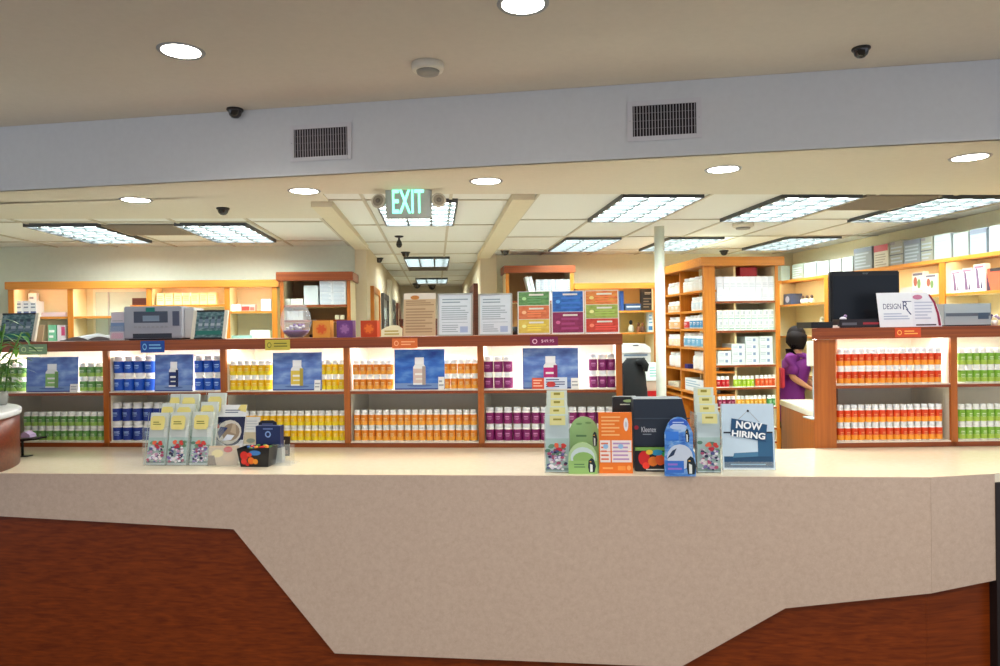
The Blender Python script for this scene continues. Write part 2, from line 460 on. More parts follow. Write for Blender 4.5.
# dome cameras
def dome(lab, px, py, z, r, stem=0):
    p = Uz(px, py, z)
    t = thing('dome_camera', lab, 'security camera', (p.x, p.y, z))
    MB().lathe([(r * 1.08, 0), (r * 1.1, -r * .18), (r * 1.0, -r * .3)][::-1], M((34, 30, 28), .4), seg=20).build('base', t)
    MB().lathe([(.001, -r * 1.25), (r * .45, -r * 1.15), (r * .75, -r * .85), (r * .92, -r * .3)], M((30, 24, 22), .12, .7), seg=20, cap=False).build('dome', t)
    return t
dome('dark dome camera on the upper ceiling, left', 235, 109, Z_UP, .043)
dome('dark dome camera on the upper ceiling, right', 861, 48, Z_UP, .038)
dome('dark dome camera under the bulkhead above the left ceiling light', 223, 208, Z_IN - .012, .042)
dome('dark dome camera on the tiled ceiling beside the right corridor beam', 505, 250, Z_IN, .05)
dome('small dark dome camera on the ceiling above the aisle shelf top', 724, 250.5, Z_IN, .05)
dome('dark dome camera on the corridor ceiling behind the hanging one', 405.5, 252, Z_IN, .05)
dome('dark dome camera on the far corridor ceiling, left of the far light', 417, 283.5, Z_IN, .08)
dome('dark dome camera on the far corridor ceiling under the far light', 432, 285, Z_IN, .08)
dome('dark dome camera low by the corridor left wall', 379, 258, Z_IN, .05)
p = Uz(399, 236, Z_IN)
t = thing('hanging_camera', 'dark teardrop camera hanging from a stem in the corridor mouth', 'security camera', (p.x, p.y, Z_IN))
MB().lathe([(.004, -.02), (.04, -.012), (.045, 0)], BLACK).build('base', t)
MB().lathe([(.001, -.115), (.02, -.108), (.03, -.085), (.024, -.055), (.01, -.035), (.008, -.01)], M((24, 18, 18), .15, .6)).build('dome', t)
# soffit vents
def wall_vent(lab, x0, x1, y0, y1, ix0, ix1, iy0, iy1):
    ua, zt = SF.hit(x0, y0, -.032); ub, zb = SF.hit(x1, y1, -.032)
    va, vt = SF.hit(ix0, iy0, -.032); vb, vb_ = SF.hit(ix1, iy1, -.032)
    cx, cz = (ua + ub) / 2, (zt + zb) / 2
    t = thing('air_vent', lab, 'air vent', SF.at(cx, -.031, cz), SF.a, group='air vents on the bulkhead')
    W, H = (ub - ua) / 2, (zt - zb) / 2; w, h = (vb - va) / 2, (vt - vb_) / 2
    fr = MB(); FM = M((205, 204, 208), .5)
    fr.box(-W, -w, -.008, 0, -H, H, FM, .002).box(w, W, -.008, 0, -H, H, FM, .002).box(-w, w, -.008, 0, h, H, FM, .002).box(-w, w, -.008, 0, -H, -h, FM, .002)
    for s in (-1, 1): fr.lathe([(.003, 0), (.003, .002)], STEEL, cx=s * (W + w) / 2, cy=-.009, seg=8)
    fr.build('frame', t)
    MB().box(-w, w, -.0015, 0, -h, h, M((28, 22, 26), .8)).build('opening', t)
    sl_ = MB()
    for i in range(21):
        x = -w + 2 * w * (i + .5) / 21; sl_.box(x - .0022, x + .0022, -.007, -.002, -h, h, M((170, 165, 168), .5))
    sl_.build('slats', t)
    s2 = MB()
    for i in range(1, 4): s2.box(-w, w, -.006, -.003, -h + 2 * h * i / 4 - .001, -h + 2 * h * i / 4 + .001, M((120, 115, 118), .5))
    s2.build('crossbars', t)
wall_vent('white-framed air vent on the bulkhead, left one', 290, 352, 126, 159, 293, 347, 131, 156)
wall_vent('white-framed air vent on the bulkhead, right one', 627, 702, 102, 138, 633, 697, 107, 134)
# exit sign
FE = Frame(0, 4.62, 0.0)
u0, zt = FE.hit(385, 186); u1, zb = FE.hit(432, 218)
t = thing('exit_sign', 'glowing green exit sign with two emergency lamps under the bulkhead', 'sign', ((u0 + u1) / 2, 4.62, zb), radians(-4))
W, H = u1 - u0, zt - zb
MB().box(-W / 2, W / 2, 0, .045, 0, H, M((186, 196, 190), .5), .008).build('housing', t)
GE = M((110, 240, 190), .5, emit=1.3, noise=0)
MB().decor([('t', 'EXIT', .15, .15, .83, .90, GE)], W, H, y=-.002).build('lettering', t, label='glowing mint green letters')
MB().box(-.09, .07, .002, .045, H, Z_IN - .012 - zb, M((150, 170, 160), .5), .003).build('mount', t)
for s in (-1, 1):
    q = MB(); x = s * (W / 2 + .045)
    q.X = Matrix.Translation((x, .0, H * .55)) @ Matrix.Rotation(radians(80), 4, 'X') @ Matrix.Rotation(s * radians(14), 4, 'Y')
    q.lathe([(.02, -.06), (.04, -.03), (.048, .0), (.044, .005)], M((196, 190, 172), .5), seg=18)
    lamp_ = q.build('emergency_lamp', t); X_ = q.X; q = MB(); q.X = X_
    q.lathe([(.001, .0055), (.036, .0055)][::-1], M((150, 142, 125), .2, .8), seg=18, cap=False)
    q.lathe([(.016, .006), (.014, .012), (.001, .014)], M((110, 104, 92), .2, .8), seg=12, cap=False)
    q.build('lens', lamp_)
# column
p = Frame(0, 6.4, 0); uc, _ = p.hit(660.5, 330)
t = thing('support_column', 'slim round white column rising to the ceiling beside the aisle shelf', 'column', (uc, 6.4, 0))
MB().lathe([(.045, .0), (.045, Z_IN)], M((214, 216, 202), .5), seg=24).build('shaft', t)
MB().lathe([(.07, .0), (.07, .05), (.048, .08)], M((206, 208, 196), .5), seg=24).build('base_collar', t)

# ================================================================= CUSTOMER COUNTER
def Pz(px, py, z=ZC):
    q = Uz(px, py, z); return (q.x, q.y)
cfl = CF.at(-2.2, 0, 0); c930 = Uz(930, 477, ZC); c993 = Uz(994, 473.4, ZC)
F2 = line_frame(c930, c993)
f2e = F2.at(.95, 0, 0)
t = thing('service_counter', 'long angled service counter of cream and beige stone over red-brown wood', 'counter', (0, 0, 0))
lul = LU.at(-1.4, .45, 0); lur = LU.hit(622, 440)[0]
deck = [cfl[:2], tuple(c930), f2e[:2], (f2e[0], RU.at(0, .5, 0)[1] + .03), RU.at(.14, .42, 0)[:2], RU.at(-.10, .0, 0)[:2],
        Pz(780, 449), LU.at(lur + .01, .0, 0)[:2], LU.at(lur + .01, .42, 0)[:2], lul[:2]]
MB().slab(deck, ZC - .04, ZC, DECK).build('countertop', t)
def facep(fr, pts):
    out = []
    for q in pts:
        if q[0] == 'u': out.append((q[1], q[2]))
        else: out.append(fr.hit(q[0], q[1]))
    return out
U930 = (c930 - CF.o).length
pl = facep(CF, [('u', -2.2, .80), (0, 516), (234, 529), (335, 653), (680, 667), (785, 608)]) + [(U930, CF.hit(930, 593)[1]), (U930, ZC - .001), (-2.2, ZC - .001)]
q = MB(); q.X = Matrix.Translation((CF.o.x, CF.o.y, 0)) @ Matrix.Rotation(CF.a, 4, 'Z'); q.prism(pl, -.004, .03, STONE)
u2 = (c993 - c930).length
q.X = Matrix.Translation((c930.x, c930.y, 0)) @ Matrix.Rotation(F2.a, 4, 'Z')
q.prism([(0, F2.hit(930, 593)[1]), (u2, F2.hit(994, 580)[1]), (u2, ZC - .001), (0, ZC - .001)], -.004, .03, STONE)
q.build('stone_panel', t)
q = MB(); q.X = Matrix.Translation((CF.o.x, CF.o.y, 0)) @ Matrix.Rotation(CF.a, 4, 'Z'); q.box(-2.2, U930 + .0, .031, .07, 0, ZC - .041, CTW)
q.X = Matrix.Translation((c930.x, c930.y, 0)) @ Matrix.Rotation(F2.a, 4, 'Z'); q.box(0, u2, .031, .07, 0, ZC - .041, CTW)
q.build('wood_panel', t)
q = MB(); q.X = Matrix.Translation((c930.x, c930.y, 0)) @ Matrix.Rotation(F2.a, 4, 'Z')
q.box(u2, u2 + .5, -.01, .06, 0, ZC - .041, M((30, 20, 18), .5)).build('shaded_end', t, label='near-black end standing in for shade')  # shade on the counter side turning away, painted as a near-black box
q = MB(); back = [CF.at(-2.2, .1, 0)[:2], CF.at(U930, .1, 0)[:2], F2.at(.9, .1, 0)[:2], F2.at(.9, .6, 0)[:2], CF.at(U930, .6, 0)[:2], CF.at(-2.2, .6, 0)[:2]]
q.slab(back, 0, ZC - .041, M((110, 70, 45), .6)).build('carcass', t)

# ================================================================= FRONT SHELF UNITS
def shelf_unit(name, lab, F, u0, u1, divs, zb, zs, zt0, zt1, depth=.40, dw=.034, sl=0.0):
    t = thing(name, lab, 'shelf unit', F.at(0, 0, ZC), F.a)
    z = lambda v: v - ZC
    def pb(q, a, b, y0, y1, z0, z1, m):
        k = sl / depth
        return q.slab([(a + k * max(y0, 0), y0), (b, y0), (b, y1), (a + k * y1, y1)], z0, z1, m)
    pb(MB(), u0, u1, -.022, depth, z(zt0), z(zt1), CHX).build('top_board', t, label='red-brown wooden top board')
    pb(MB(), u0 + .01, u1 - .004, .006, depth, .001, z(zb), CREAM).box(u0 + .01, u1 - .004, 0, .006, .001, z(zb) - .006, CHX).build('base_shelf', t)
    pb(MB(), u0 + .01, u1 - .004, .008, depth, z(zs) - .022, z(zs), CREAM).box(u0 + .01, u1 - .004, .002, .008, z(zs) - .022, z(zs) - .006, CHX).build('middle_shelf', t)
    MB().box(u0 + .01 + sl, u1 - .004, depth, depth + .012, .001, z(zt0), CREAMB).build('back_panel', t)
    for d in divs:
        a = d - dw / 2; b = d + dw / 2
        MB().box(a, b, 0, .02, .001, z(zt0), CHZ).box(a + .004, b - .004, .02, depth, .001, z(zt0), CREAM).build('divider', t)
    for s, (a, b) in enumerate(zip([u0] + list(divs), list(divs) + [u1])):
        if b - a > .12:
            MB().box(a + .04, b - .04, .10, .13, z(zt0) - .0025, z(zt0) - .0005, M((255, 253, 246), .5, emit=STRIP_E, noise=0)).build('light_strip', t)
    return t
ZB, ZS = 1.052, 1.352
ldiv = [LU.hit(x, 400)[0] for x in (106, 223.5, 347, 481, 619.5)]
uL = ldiv[0] - (ldiv[1] - ldiv[0]) - .03
unit = shelf_unit('display_shelf', 'long wooden shelf unit on the counter full of bottles and blue posters', LU, uL, ldiv[-1] + .02, [uL + .02] + ldiv, ZB, ZS, 1.598, 1.658)
rd = [RU.hit(x, 400)[0] for x in (954.5,)]
ra, rb_ = RU.hit(816, 400)[0], RU.hit(836, 400)[0]
ru_l = RU.hit(810, 330)[0]
runit = shelf_unit('display_shelf', 'shelf unit on the right of the counter with orange and green bottles', RU, ra + .0, rd[0] + .55, rd, ZB, ZS + .012, 1.612, 1.672, sl=.21)
MB().slab([(ra - .012, -.004), (rb_, -.004), (rb_, .05), (rb_ + .19, .4), (ra + .2, .4)], .001, .59, CHZ).build('end_panel', runit, label='wide orange-brown wooden end panel')
MB().slab([(ru_l, -.024), (ra + .02, -.024), (ra + .22, .42), (ru_l + .23, .42)], .593, .651, CHX).build('top_overhang', runit)

# bottles -------------------------------------------------------------
def bottle_proto(name, lab, R, Hh, bands, cap=(236, 238, 236), sq=.0, text=None):
    b = MB()
    neck = Hh * .805
    b.lathe([(R * .92, 0), (R, Hh * .03), (R, Hh * .70), (R * .92, Hh * .76), (R * .66, neck), (R * .62, Hh * .84)], M((238, 238, 234), .35), seg=14)
    root = b.build(name, label=lab, cat='bottle')
    root.location = (0, 0, 0)
    MB().lathe([(R * .82, neck), (R * .84, neck + .002), (R * .84, Hh * .985), (R * .76, Hh)], M(cap, .4), seg=14).build('cap', root)
    l = MB()
    for z0, z1, c in bands:
        z0 = .04 if z0 < .1 else z0; z1 = .70 if z1 > .6 else z1
        l.lathe([(R * 1.012, Hh * z0), (R * 1.012, Hh * min(z1, .70))], M(c, .4), seg=14, cap=False)
    if text:
        for (z0, z1, hw) in ((.44, .49, .5), (.36, .385, .55), (.29, .31, .4)):
            vs = []; n = 4
            for k in range(n + 1):
                a = -pi / 2 + hw * (k / n - .5) * 2
                for zz in (z0, z1): vs.append((R * 1.04 * cos(a), R * 1.04 * sin(a), Hh * zz))
            l.add(vs, [(2 * k, 2 * k + 2, 2 * k + 3, 2 * k + 1) for k in range(n)], M(text, .4))
    l.build('label', root)
    return root
def bottles(F, kind, x0, x1, n, zbase, levels, w, lab, grp, py=400, Hh=.09, jit=.001, pmat=None, fill=.485):
    u0 = F.hit(x0, py, w)[0]; u1 = F.hit(x1, py, w)[0]; sp = (u1 - u0) / n
    R = sp * fill
    proto = bottle_proto(kind[0], lab, R, Hh, *kind[1:])
    proto['group'] = grp
    first = True
    for k in range(levels):
        for i in range(n):
            p = F.at(u0 + sp * (i + .5) + random.uniform(-1, 1) * jit, w + R + random.uniform(-1, 1) * jit, zbase + k * Hh)
            o = proto if first else dup(proto)
            first = False
            o.location = p; o.rotation_euler = (0, 0, F.a + random.uniform(-.25, .25))
green = ('supplement_bottle', [(.08, .30, (150, 190, 90)), (.30, .64, (96, 150, 78))], (236, 240, 236), 0, (210, 226, 200))
greenr = ('supplement_bottle', [(.08, .30, (170, 200, 80)), (.30, .64, (128, 178, 58))], (236, 240, 236), 0, (220, 235, 190))
blue = ('supplement_bottle', [(.08, .68, (24, 52, 140))], (238, 240, 242), 0, (160, 190, 235))
blue2 = ('supplement_bottle', [(.08, .66, (26, 84, 190))], (238, 240, 242), 0, (170, 205, 245))
yellow = ('supplement_bottle', [(.08, .30, (240, 214, 40)), (.30, .64, (240, 190, 14))], (234, 236, 232), 0, (248, 230, 150))
amber = ('supplement_bottle', [(.08, .30, (240, 168, 60)), (.30, .64, (224, 134, 36))], (234, 236, 234), 0, (246, 214, 160))
purple = ('supplement_bottle', [(.08, .66, (126, 28, 96))], (230, 236, 240), 0, (220, 150, 200))
orange = ('supplement_bottle', [(.08, .32, (244, 160, 50)), (.32, .64, (216, 66, 22))], (232, 236, 240), 0, (240, 150, 100))
w0 = .035
bottles(LU, green, 22, 103, 11, ZB, 2, w0, 'white-capped green-label bottle in the two-high rows, lower left shelf of the long unit', 'green-label bottles on the lower left shelf', 425, .088)
bottles(LU, green, 77, 102, 3, ZS, 2, w0, 'white-capped green-label bottle right of the leftmost blue poster', 'green-label bottles right of the leftmost poster', 375, .088)
bottles(LU, green, -8, 24, 4, ZS, 2, w0, 'white-capped green-label bottle left of the leftmost poster, behind the plant', 'green-label bottles behind the plant', 375, .088)
bottles(LU, blue, 110, 172, 6, ZB, 2, w0, 'large white-capped navy bottle on the lower shelf behind the leaflet rack', 'navy bottles on the lower shelf', 425, .115)
bottles(LU, blue2, 111.5, 152.5, 4, ZS, 2, w0, 'bright blue bottle in the block left of the blue-bottle poster', 'blue bottles left of the poster', 375, .106)
bottles(LU, blue2, 192.5, 221, 3, ZS, 2, w0, 'bright blue bottle in the block right of the blue-bottle poster', 'blue bottles right of the poster', 375, .106)
bottles(LU, yellow, 228, 345, 17, ZB, 2, w0, 'yellow-label bottle in the two-high rows on the lower shelf', 'yellow-label bottles on the lower shelf', 425, .088)
bottles(LU, yellow, 228.5, 271, 6, ZS, 2, w0, 'yellow-label bottle in the bright block left of the yellow-bottle poster', 'yellow-label bottles left of the poster', 375, .088)
bottles(LU, yellow, 318.5, 344, 4, ZS, 2, w0, 'yellow-label bottle in the small block right of the yellow-bottle poster', 'yellow-label bottles right of the poster', 375, .088)
bottles(LU, amber, 353, 477, 17, ZB, 2, w0, 'amber-label bottle in the two-high rows on the lower shelf', 'amber-label bottles on the lower shelf', 425, .090)
bottles(LU, amber, 352, 393, 6, ZS, 2, w0, 'amber-label bottle in the bright block left of the pale-bottle poster', 'amber-label bottles left of the poster', 375, .086)
bottles(LU, amber, 443, 478, 5, ZS, 2, w0, 'amber-label bottle in the bright block right of the pale-bottle poster', 'amber-label bottles right of the poster', 375, .086)
bottles(LU, purple, 485, 615, 14, ZB, 2, w0, 'purple-label bottle in the two-high rows on the lower shelf', 'purple-label bottles on the lower shelf', 425, .096)
bottles(LU, purple, 483.5, 512.5, 3, ZS, 2, w0, 'magenta-label bottle in the bright block left of the purple-bottle poster', 'purple-label bottles left of the poster', 375, .092)
bottles(LU, purple, 589, 616, 3, ZS, 2, w0, 'dark purple-label bottle in the block at the right end of the long unit', 'purple-label bottles at the right end', 375, .096)
bottles(RU, orange, 838, 944, 15, ZB, 2, w0, 'red and orange label bottle in the lower rows of the right unit', 'red-orange bottles on the lower right shelf', 425, .098)
bottles(RU, orange, 838, 943, 15, ZS + .012, 2, w0, 'red and orange label bottle in the upper rows of the right unit', 'red-orange bottles on the upper right shelf', 370, .096)
bottles(RU, greenr, 960, 1018, 8, ZB, 2, w0, 'lime green label bottle on the lower shelf at the far right', 'lime-label bottles on the lower right shelf', 425, .096)
bottles(RU, greenr, 960, 1018, 8, ZS + .012, 2, w0, 'lime green label bottle on the upper shelf at the far right', 'lime-label bottles on the upper right shelf', 370, .094)

# ---------------------------------------------------------------- cards, sheets, boxes
def rrect(W, H):
    return [(-W / 2, 0), (W / 2, 0), (W / 2, H), (-W / 2, H)]
def card(name, lab, cat, F, x0, x1, yt, w, zs, base, dec=(), tilt=12, thick=.003, shape=None, group=None, yb=None, parts=None, yref=None, acr=False, turn=0):
    yr = yref or yt
    u0 = F.hit(x0, yr, w)[0]; u1 = F.hit(x1, yr, w)[0]; zt = F.hit((x0 + x1) / 2, yt, w)[1]
    W = u1 - u0; H = (zt - zs) / cos(radians(tilt))
    mb = MB()
    if shape: mb.prism([(-W / 2 + W * a, H * b) for a, b in shape], 0, thick, base)
    else: mb.box(-W / 2, W / 2, 0, thick, 0, H, base)
    mb.decor(list(dec), W, H)
    loc = F.at((u0 + u1) / 2, w, zs)
    if acr or parts:
        t = thing(name, lab, cat, loc, F.a + radians(turn), group)
        r = radians(-tilt)
        mb.build('sheet', t, loc=(0, 0, .003), tilt=r)
        if acr:
            a = MB().box(-W / 2 - .004, W / 2 + .004, -.006, -.003, .0, H * acr, ACR) if acr is not True else MB()
            a.box(-W / 2 - .004, W / 2 + .004, thick + .001, thick + .004, 0, H, ACR)
            a.build('holder_back', t, loc=(0, 0, .003), tilt=r)
            MB().box(-W / 2 - .004, W / 2 + .004, -.012, .10, 0, .003, ACR).build('holder_foot', t)
        return t
    return mb.build(name, loc=loc, rz=F.a + radians(turn), tilt=radians(-tilt), label=lab, cat=cat, group=group)
SKYB = grad('poster_blue', [(.3, (74, 98, 176)), (.5, (98, 132, 202)), (.7, (150, 180, 222))])
SKYB2 = grad('poster_deep_blue', [(.3, (30, 70, 170)), (.5, (50, 110, 200)), (.7, (100, 150, 215))])
def poster(lab, x0, x1, yt, yb, lcol, w=.022, bg=SKYB, zs=ZS, cx=.5):
    hw = .125
    d = [('r', .0, .0, 1, .16, M((120, 150, 200), .5)), ('r', 0, 0, 1, .03, M((50, 60, 140), .5)), ('r', 0, 0, .012, 1, M((50, 60, 150), .5)),
         ('e', cx, .10, hw * 2.0, .03, M((90, 115, 170), .5)),
         ('p', [(cx - hw, .12), (cx + hw, .12), (cx + hw, .56), (cx + hw * .6, .66), (cx - hw * .6, .66), (cx - hw, .56)], M((236, 238, 238), .5)),
         ('r', cx - hw * .72, .64, cx + hw * .72, .80, M((244, 246, 248), .5)),
         ('r', cx - hw, .16, cx + hw, .52, M(lcol, .5)), ('r', cx - hw * .7, .36, cx + hw * .7, .41, M((240, 240, 236), .5)),
         ('r', cx - hw * .6, .25, cx + hw * .6, .28, M((235, 235, 225), .5)),
         ('r', cx + hw * .45, .12, cx + hw, .58, M(tuple(int(v * .8) for v in lcol), .5))]
    return card('poster', lab, 'poster', LU, x0, x1, yt, w, zs, bg, d, tilt=3, thick=.004, group='blue bottle posters in the shelf unit')
poster('blue poster of a green-label bottle, leftmost in the shelf unit', 25.5, 77, 357, 392, (140, 190, 110))
poster('blue poster of a dark blue bottle, between blue bottles', 154, 192, 354.5, 391, (30, 50, 110))
poster('blue poster of a yellow-label bottle, between yellow bottles', 272, 321, 352.5, 390, (226, 200, 80))
poster('deep blue poster of a pale bottle, between amber bottles', 394, 444, 349.5, 389, (216, 196, 186), bg=SKYB2)
poster('blue poster of a purple bottle, rightmost in the shelf unit', 522.5, 578, 348, 388, (190, 40, 120))
def shelf_card(lab, x0, x1, yt, base, dec, w=.01):
    return card('shelf_card', lab, 'card', LU, x0, x1, yt, w, ZS, base, dec, tilt=8, thick=.002)
shelf_card('small white card with blue print before the purple-bottle poster', 544, 567, 377.5, M((214, 224, 240), .5), [('lines', .08, .1, .9, .9, 4, M((40, 60, 120), .5)), ('e', .3, .4, .2, .25, M((200, 60, 60), .5))])
shelf_card('small orange-red card before the purple-bottle poster', 532, 544, 378, M((226, 90, 60), .5), [('lines', .1, .15, .9, .9, 3, M((250, 200, 170), .5))])
shelf_card('small white price card beside the leftmost blue poster', 69.5, 77, 384, WHITE, [('lines', .1, .2, .9, .8, 2, GREY)])
shelf_card('small white price card beside the yellow-bottle poster', 314, 320, 380, WHITE, [('lines', .1, .2, .9, .8, 2, GREY)])
shelf_card('small white price card beside the pale-bottle poster', 438, 444, 377, WHITE, [('lines', .1, .2, .9, .8, 2, GREY)])
shelf_card('small white price card beside the purple-bottle poster', 571, 579, 378, WHITE, [('lines', .1, .2, .9, .8, 2, GREY)])
# coloured price tags on the top boards
def price_tag(F, lab, x0, x1, y0, y1, c, tc, txt=None):
    w = -.026
    u0, zt = F.hit(x0, y0, w); u1, zb = F.hit(x1, y1, w); W = u1 - u0; H = zt - zb
    d = [('e', .17, .5, .09, .28, M(tc, .5)), ('e', .17, .5, .06, .18, M(c, .5))]
    if txt: d.append(('t', txt, .40, .32, .86, .70, M(tc, .5)))
    else: d.append(('lines', .36, .25, .9, .78, 2, M(tc, .5)))
    mb = MB().box(-W / 2, W / 2, 0, .0018, 0, H, M(c, .45)).decor(d, W, H)
    return mb.build('price_tag', loc=F.at((u0 + u1) / 2, w, zb), rz=F.a, label=lab, cat='price tag')
price_tag(LU, 'pale green price tag on the top board, leftmost', 19, 47, 344.5, 354.5, (128, 158, 120), (200, 220, 160))
price_tag(LU, 'blue price tag on the top board below the lab machine', 140.5, 164.5, 341, 352.5, (20, 74, 160), (130, 190, 235))
price_tag(LU, 'yellow price tag on the top board', 265, 290, 340, 350, (206, 188, 72), (120, 120, 40))
price_tag(LU, 'orange price tag on the top board below the tan leaflet', 392, 417.5, 338.5, 348, (222, 110, 50), (250, 180, 130))
price_tag(LU, 'purple price tag on the top board below the coloured charts', 530, 558, 337, 345.5, (126, 26, 76), (240, 190, 210), '$49.95')
price_tag(RU, 'orange-red price tag on the right unit top board', 895, 921, 328, 337, (214, 76, 34), (250, 180, 90))

# ================================================================= THINGS ON TOP OF THE LEFT UNIT
ZT = 1.6585
def framed(lab, x0, x1, yt, w):
    u0 = LU.hit(x0, 330, w)[0]; u1 = LU.hit(x1, 330, w)[0]; zt = LU.hit(x0, yt, w)[1]; W = u1 - u0; H = (zt - ZT) / cos(radians(14))
    t = thing('framed_picture', lab, 'picture', LU.at((u0 + u1) / 2, w, ZT), LU.a)
    r = radians(-14)
    fm = M((228, 226, 208), .5); b = .022
    f = MB().box(-W / 2, -W / 2 + b, 0, .018, 0, H, fm, .002).box(W / 2 - b, W / 2, 0, .018, 0, H, fm, .002).box(-W / 2 + b, W / 2 - b, 0, .018, 0, .008, CHAR).box(-W / 2 + b, W / 2 - b, 0, .018, H - .008, H, CHAR)
    f.build('frame', t, loc=(0, 0, .004), tilt=r)
    tl = grad('teal_print', [(.3, (30, 70, 76)), (.5, (84, 120, 126)), (.7, (150, 175, 176))], 3)
    iw = W - 2 * b
    d = [('r', .03, .1, .95, .26, M((40, 120, 110), .5))]
    for i in range(4): d += [('r', .1 + i * .22, .35, .24 + i * .22, .72, M((110, 132, 150), .5)), ('r', .12 + i * .22, .72, .22 + i * .22, .82, M((60, 80, 96), .5)), ('r', .1 + i * .22, .45, .24 + i * .22, .55, M((170, 186, 196), .5))]
    MB().box(-iw / 2, iw / 2, .006, .012, .008, H - .008, tl).decor(d, iw, H - .02, y=.0055, z0=.01).build('print', t, loc=(0, 0, .004), tilt=r)
framed('framed teal picture of bottles at the far left on the top board', -6, 34, 314, .08)
framed('framed teal picture of bottles right of the lab machine', 190, 225, 311, .08)
# small back boxes behind frame 1
# open magazine
u0 = LU.hit(62, 340, .12)[0]; u1 = LU.hit(118, 340, .12)[0]
t = thing('magazine', 'open grey magazine lying on the top board left of the lab machine', 'magazine', LU.at((u0 + u1) / 2, .10, ZT), LU.a)
W = u1 - u0
def pagearc(s):
    q = MB(); n = 8; vs = []
    for k in range(n + 1):
        x = s * W / 2 * k / n; z = .006 + .022 * sin(pi * min(1, k / n * 1.15)) * (1 - .2 * k / n)
        vs += [(x, 0, z), (x, .2, z + .02), (x, 0, .001), (x, .2, .001)]
    fs = []
    for k in range(n):
        a = 4 * k; b = a + 4
        fs += [(a, b, b + 1, a + 1), (a + 2, a + 3, b + 3, b + 2), (a, a + 2, b + 2, b), (a + 1, b + 1, b + 3, a + 3)]
    fs.append((4 * n, 4 * n + 2, 4 * n + 3, 4 * n + 1))
    q.add(vs, fs, M((112, 114, 116), .5)); return q
pagearc(-1).build('left_pages', t); pagearc(1).build('right_pages', t)
# leaflet holder
t = card('leaflet_holder', 'small black-rimmed leaflet holder with pink and blue leaflets beside the lab machine', 'leaflet holder', LU, 109, 124, 312.5, .09, ZT, M((214, 206, 216), .5), [('r', 0, .3, 1, .62, M((120, 150, 190), .5)), ('r', .1, .05, .9, .25, M((220, 170, 190), .5)), ('lines', .1, .65, .9, .72, 1, GREY)], tilt=8, parts=True, acr=.5)
sh = t.children[0]
bb = MB().box(-.042, -.038, -.003, .004, .0, .13, BLACK).box(-.042, .042, -.003, .004, .118, .124, BLACK).box(.038, .042, -.003, .004, .07, .124, BLACK)
bb.build('black_rim', t, tilt=radians(-8), loc=(0, .012, .003))
# lab machine
w = .07
u0 = LU.hit(124, 330, w)[0]; u1 = LU.hit(176, 330, w)[0]; zt = LU.hit(150, 306, w)[1]; W = u1 - u0; H = zt - ZT
t = thing('analyzer_machine', 'light grey desktop analyzer with dark display on the top board', 'machine', LU.at(u0, w, ZT), LU.a + radians(14))
LG = M((158, 164, 176), .5)
MB().box(0, W, 0, .30, .008, H, LG, .006).box(.02, W - .02, .02, .26, 0, .008, CHAR).build('body', t)
MB().box(W + .001, W + .06, .06, .29, .01, H - .008, M((196, 200, 200), .55), .005).build('rear_housing', t)
px = W / 52.
def mrect(a, b, c, d, m, y=-.0015): return ((a - 124) * px, (b - 124) * px, y, .0, (342 - d) / 36. * H, (342 - c) / 36. * H, m)
MB().box(*mrect(133, 163.5, 311.5, 323.5, M((40, 50, 70), .2, .6))).box(*mrect(141, 156, 316, 322, M((120, 140, 160), .3), -.0025)).build('display', t)
MB().box(*mrect(144, 152, 307.5, 312, M((20, 120, 110), .5), -.004)).build('sticker', t, label='teal sticker')
MB().box(*mrect(168, 174, 311.5, 327, M((70, 78, 100), .3), -.004)).build('side_slot', t)
MB().box(*mrect(132, 167, 335, 340, M((30, 36, 50), .3), -.003)).build('tray_slot', t)
mb = MB()
for i in range(8): mb.box(*mrect(133 + i * 4, 135.5 + i * 4, 327, 329, M((150, 155, 162), .5), -.003))
mb.build('buttons', t)
# glass bowl
w = .12; u0 = LU.hit(281, 325, w)[0]; u1 = LU.hit(311, 325, w)[0]; R = (u1 - u0) / 2; zt = LU.hit(296, 305, w)[1] - ZT
t = thing('glass_bowl', 'round clear glass bowl with purple and white contents on the top board', 'bowl', LU.at((u0 + u1) / 2, w, ZT), LU.a)
prof = [(R * .45, 0), (R * .8, zt * .15), (R, zt * .45), (R * .9, zt * .75), (R * .66, zt * .97), (R * .72, zt)]
MB().lathe(prof, clear('bowl_glass', (225, 235, 240), .25, .03), seg=24, cap=False).build('bowl', t)
MB().lathe([(R * .4, .004), (R * .78, zt * .17), (R * .80, zt * .22), (R * .78, zt * .24)], M((92, 60, 130), .4), seg=24).build('purple_filling', t)
for a in range(9):
    pass
wr = MB()
for k in range(14):
    a = k * 2.4; rr = R * .55 * sqrt((k + 1) / 14); wr.blob((rr * cos(a), rr * sin(a), zt * (.29 + .05 * (k % 3))), (.012, .012, .009), M([(235, 232, 225), (210, 205, 215), (130, 90, 150)][k % 3], .4), 8, 5)
tag(wr.build('wrapped_sweets', loc=LU.at((u0 + u1) / 2, w, ZT), rz=LU.a, label='pale wrapped sweets heaped in the glass bowl', cat='sweets'), kind='stuff')
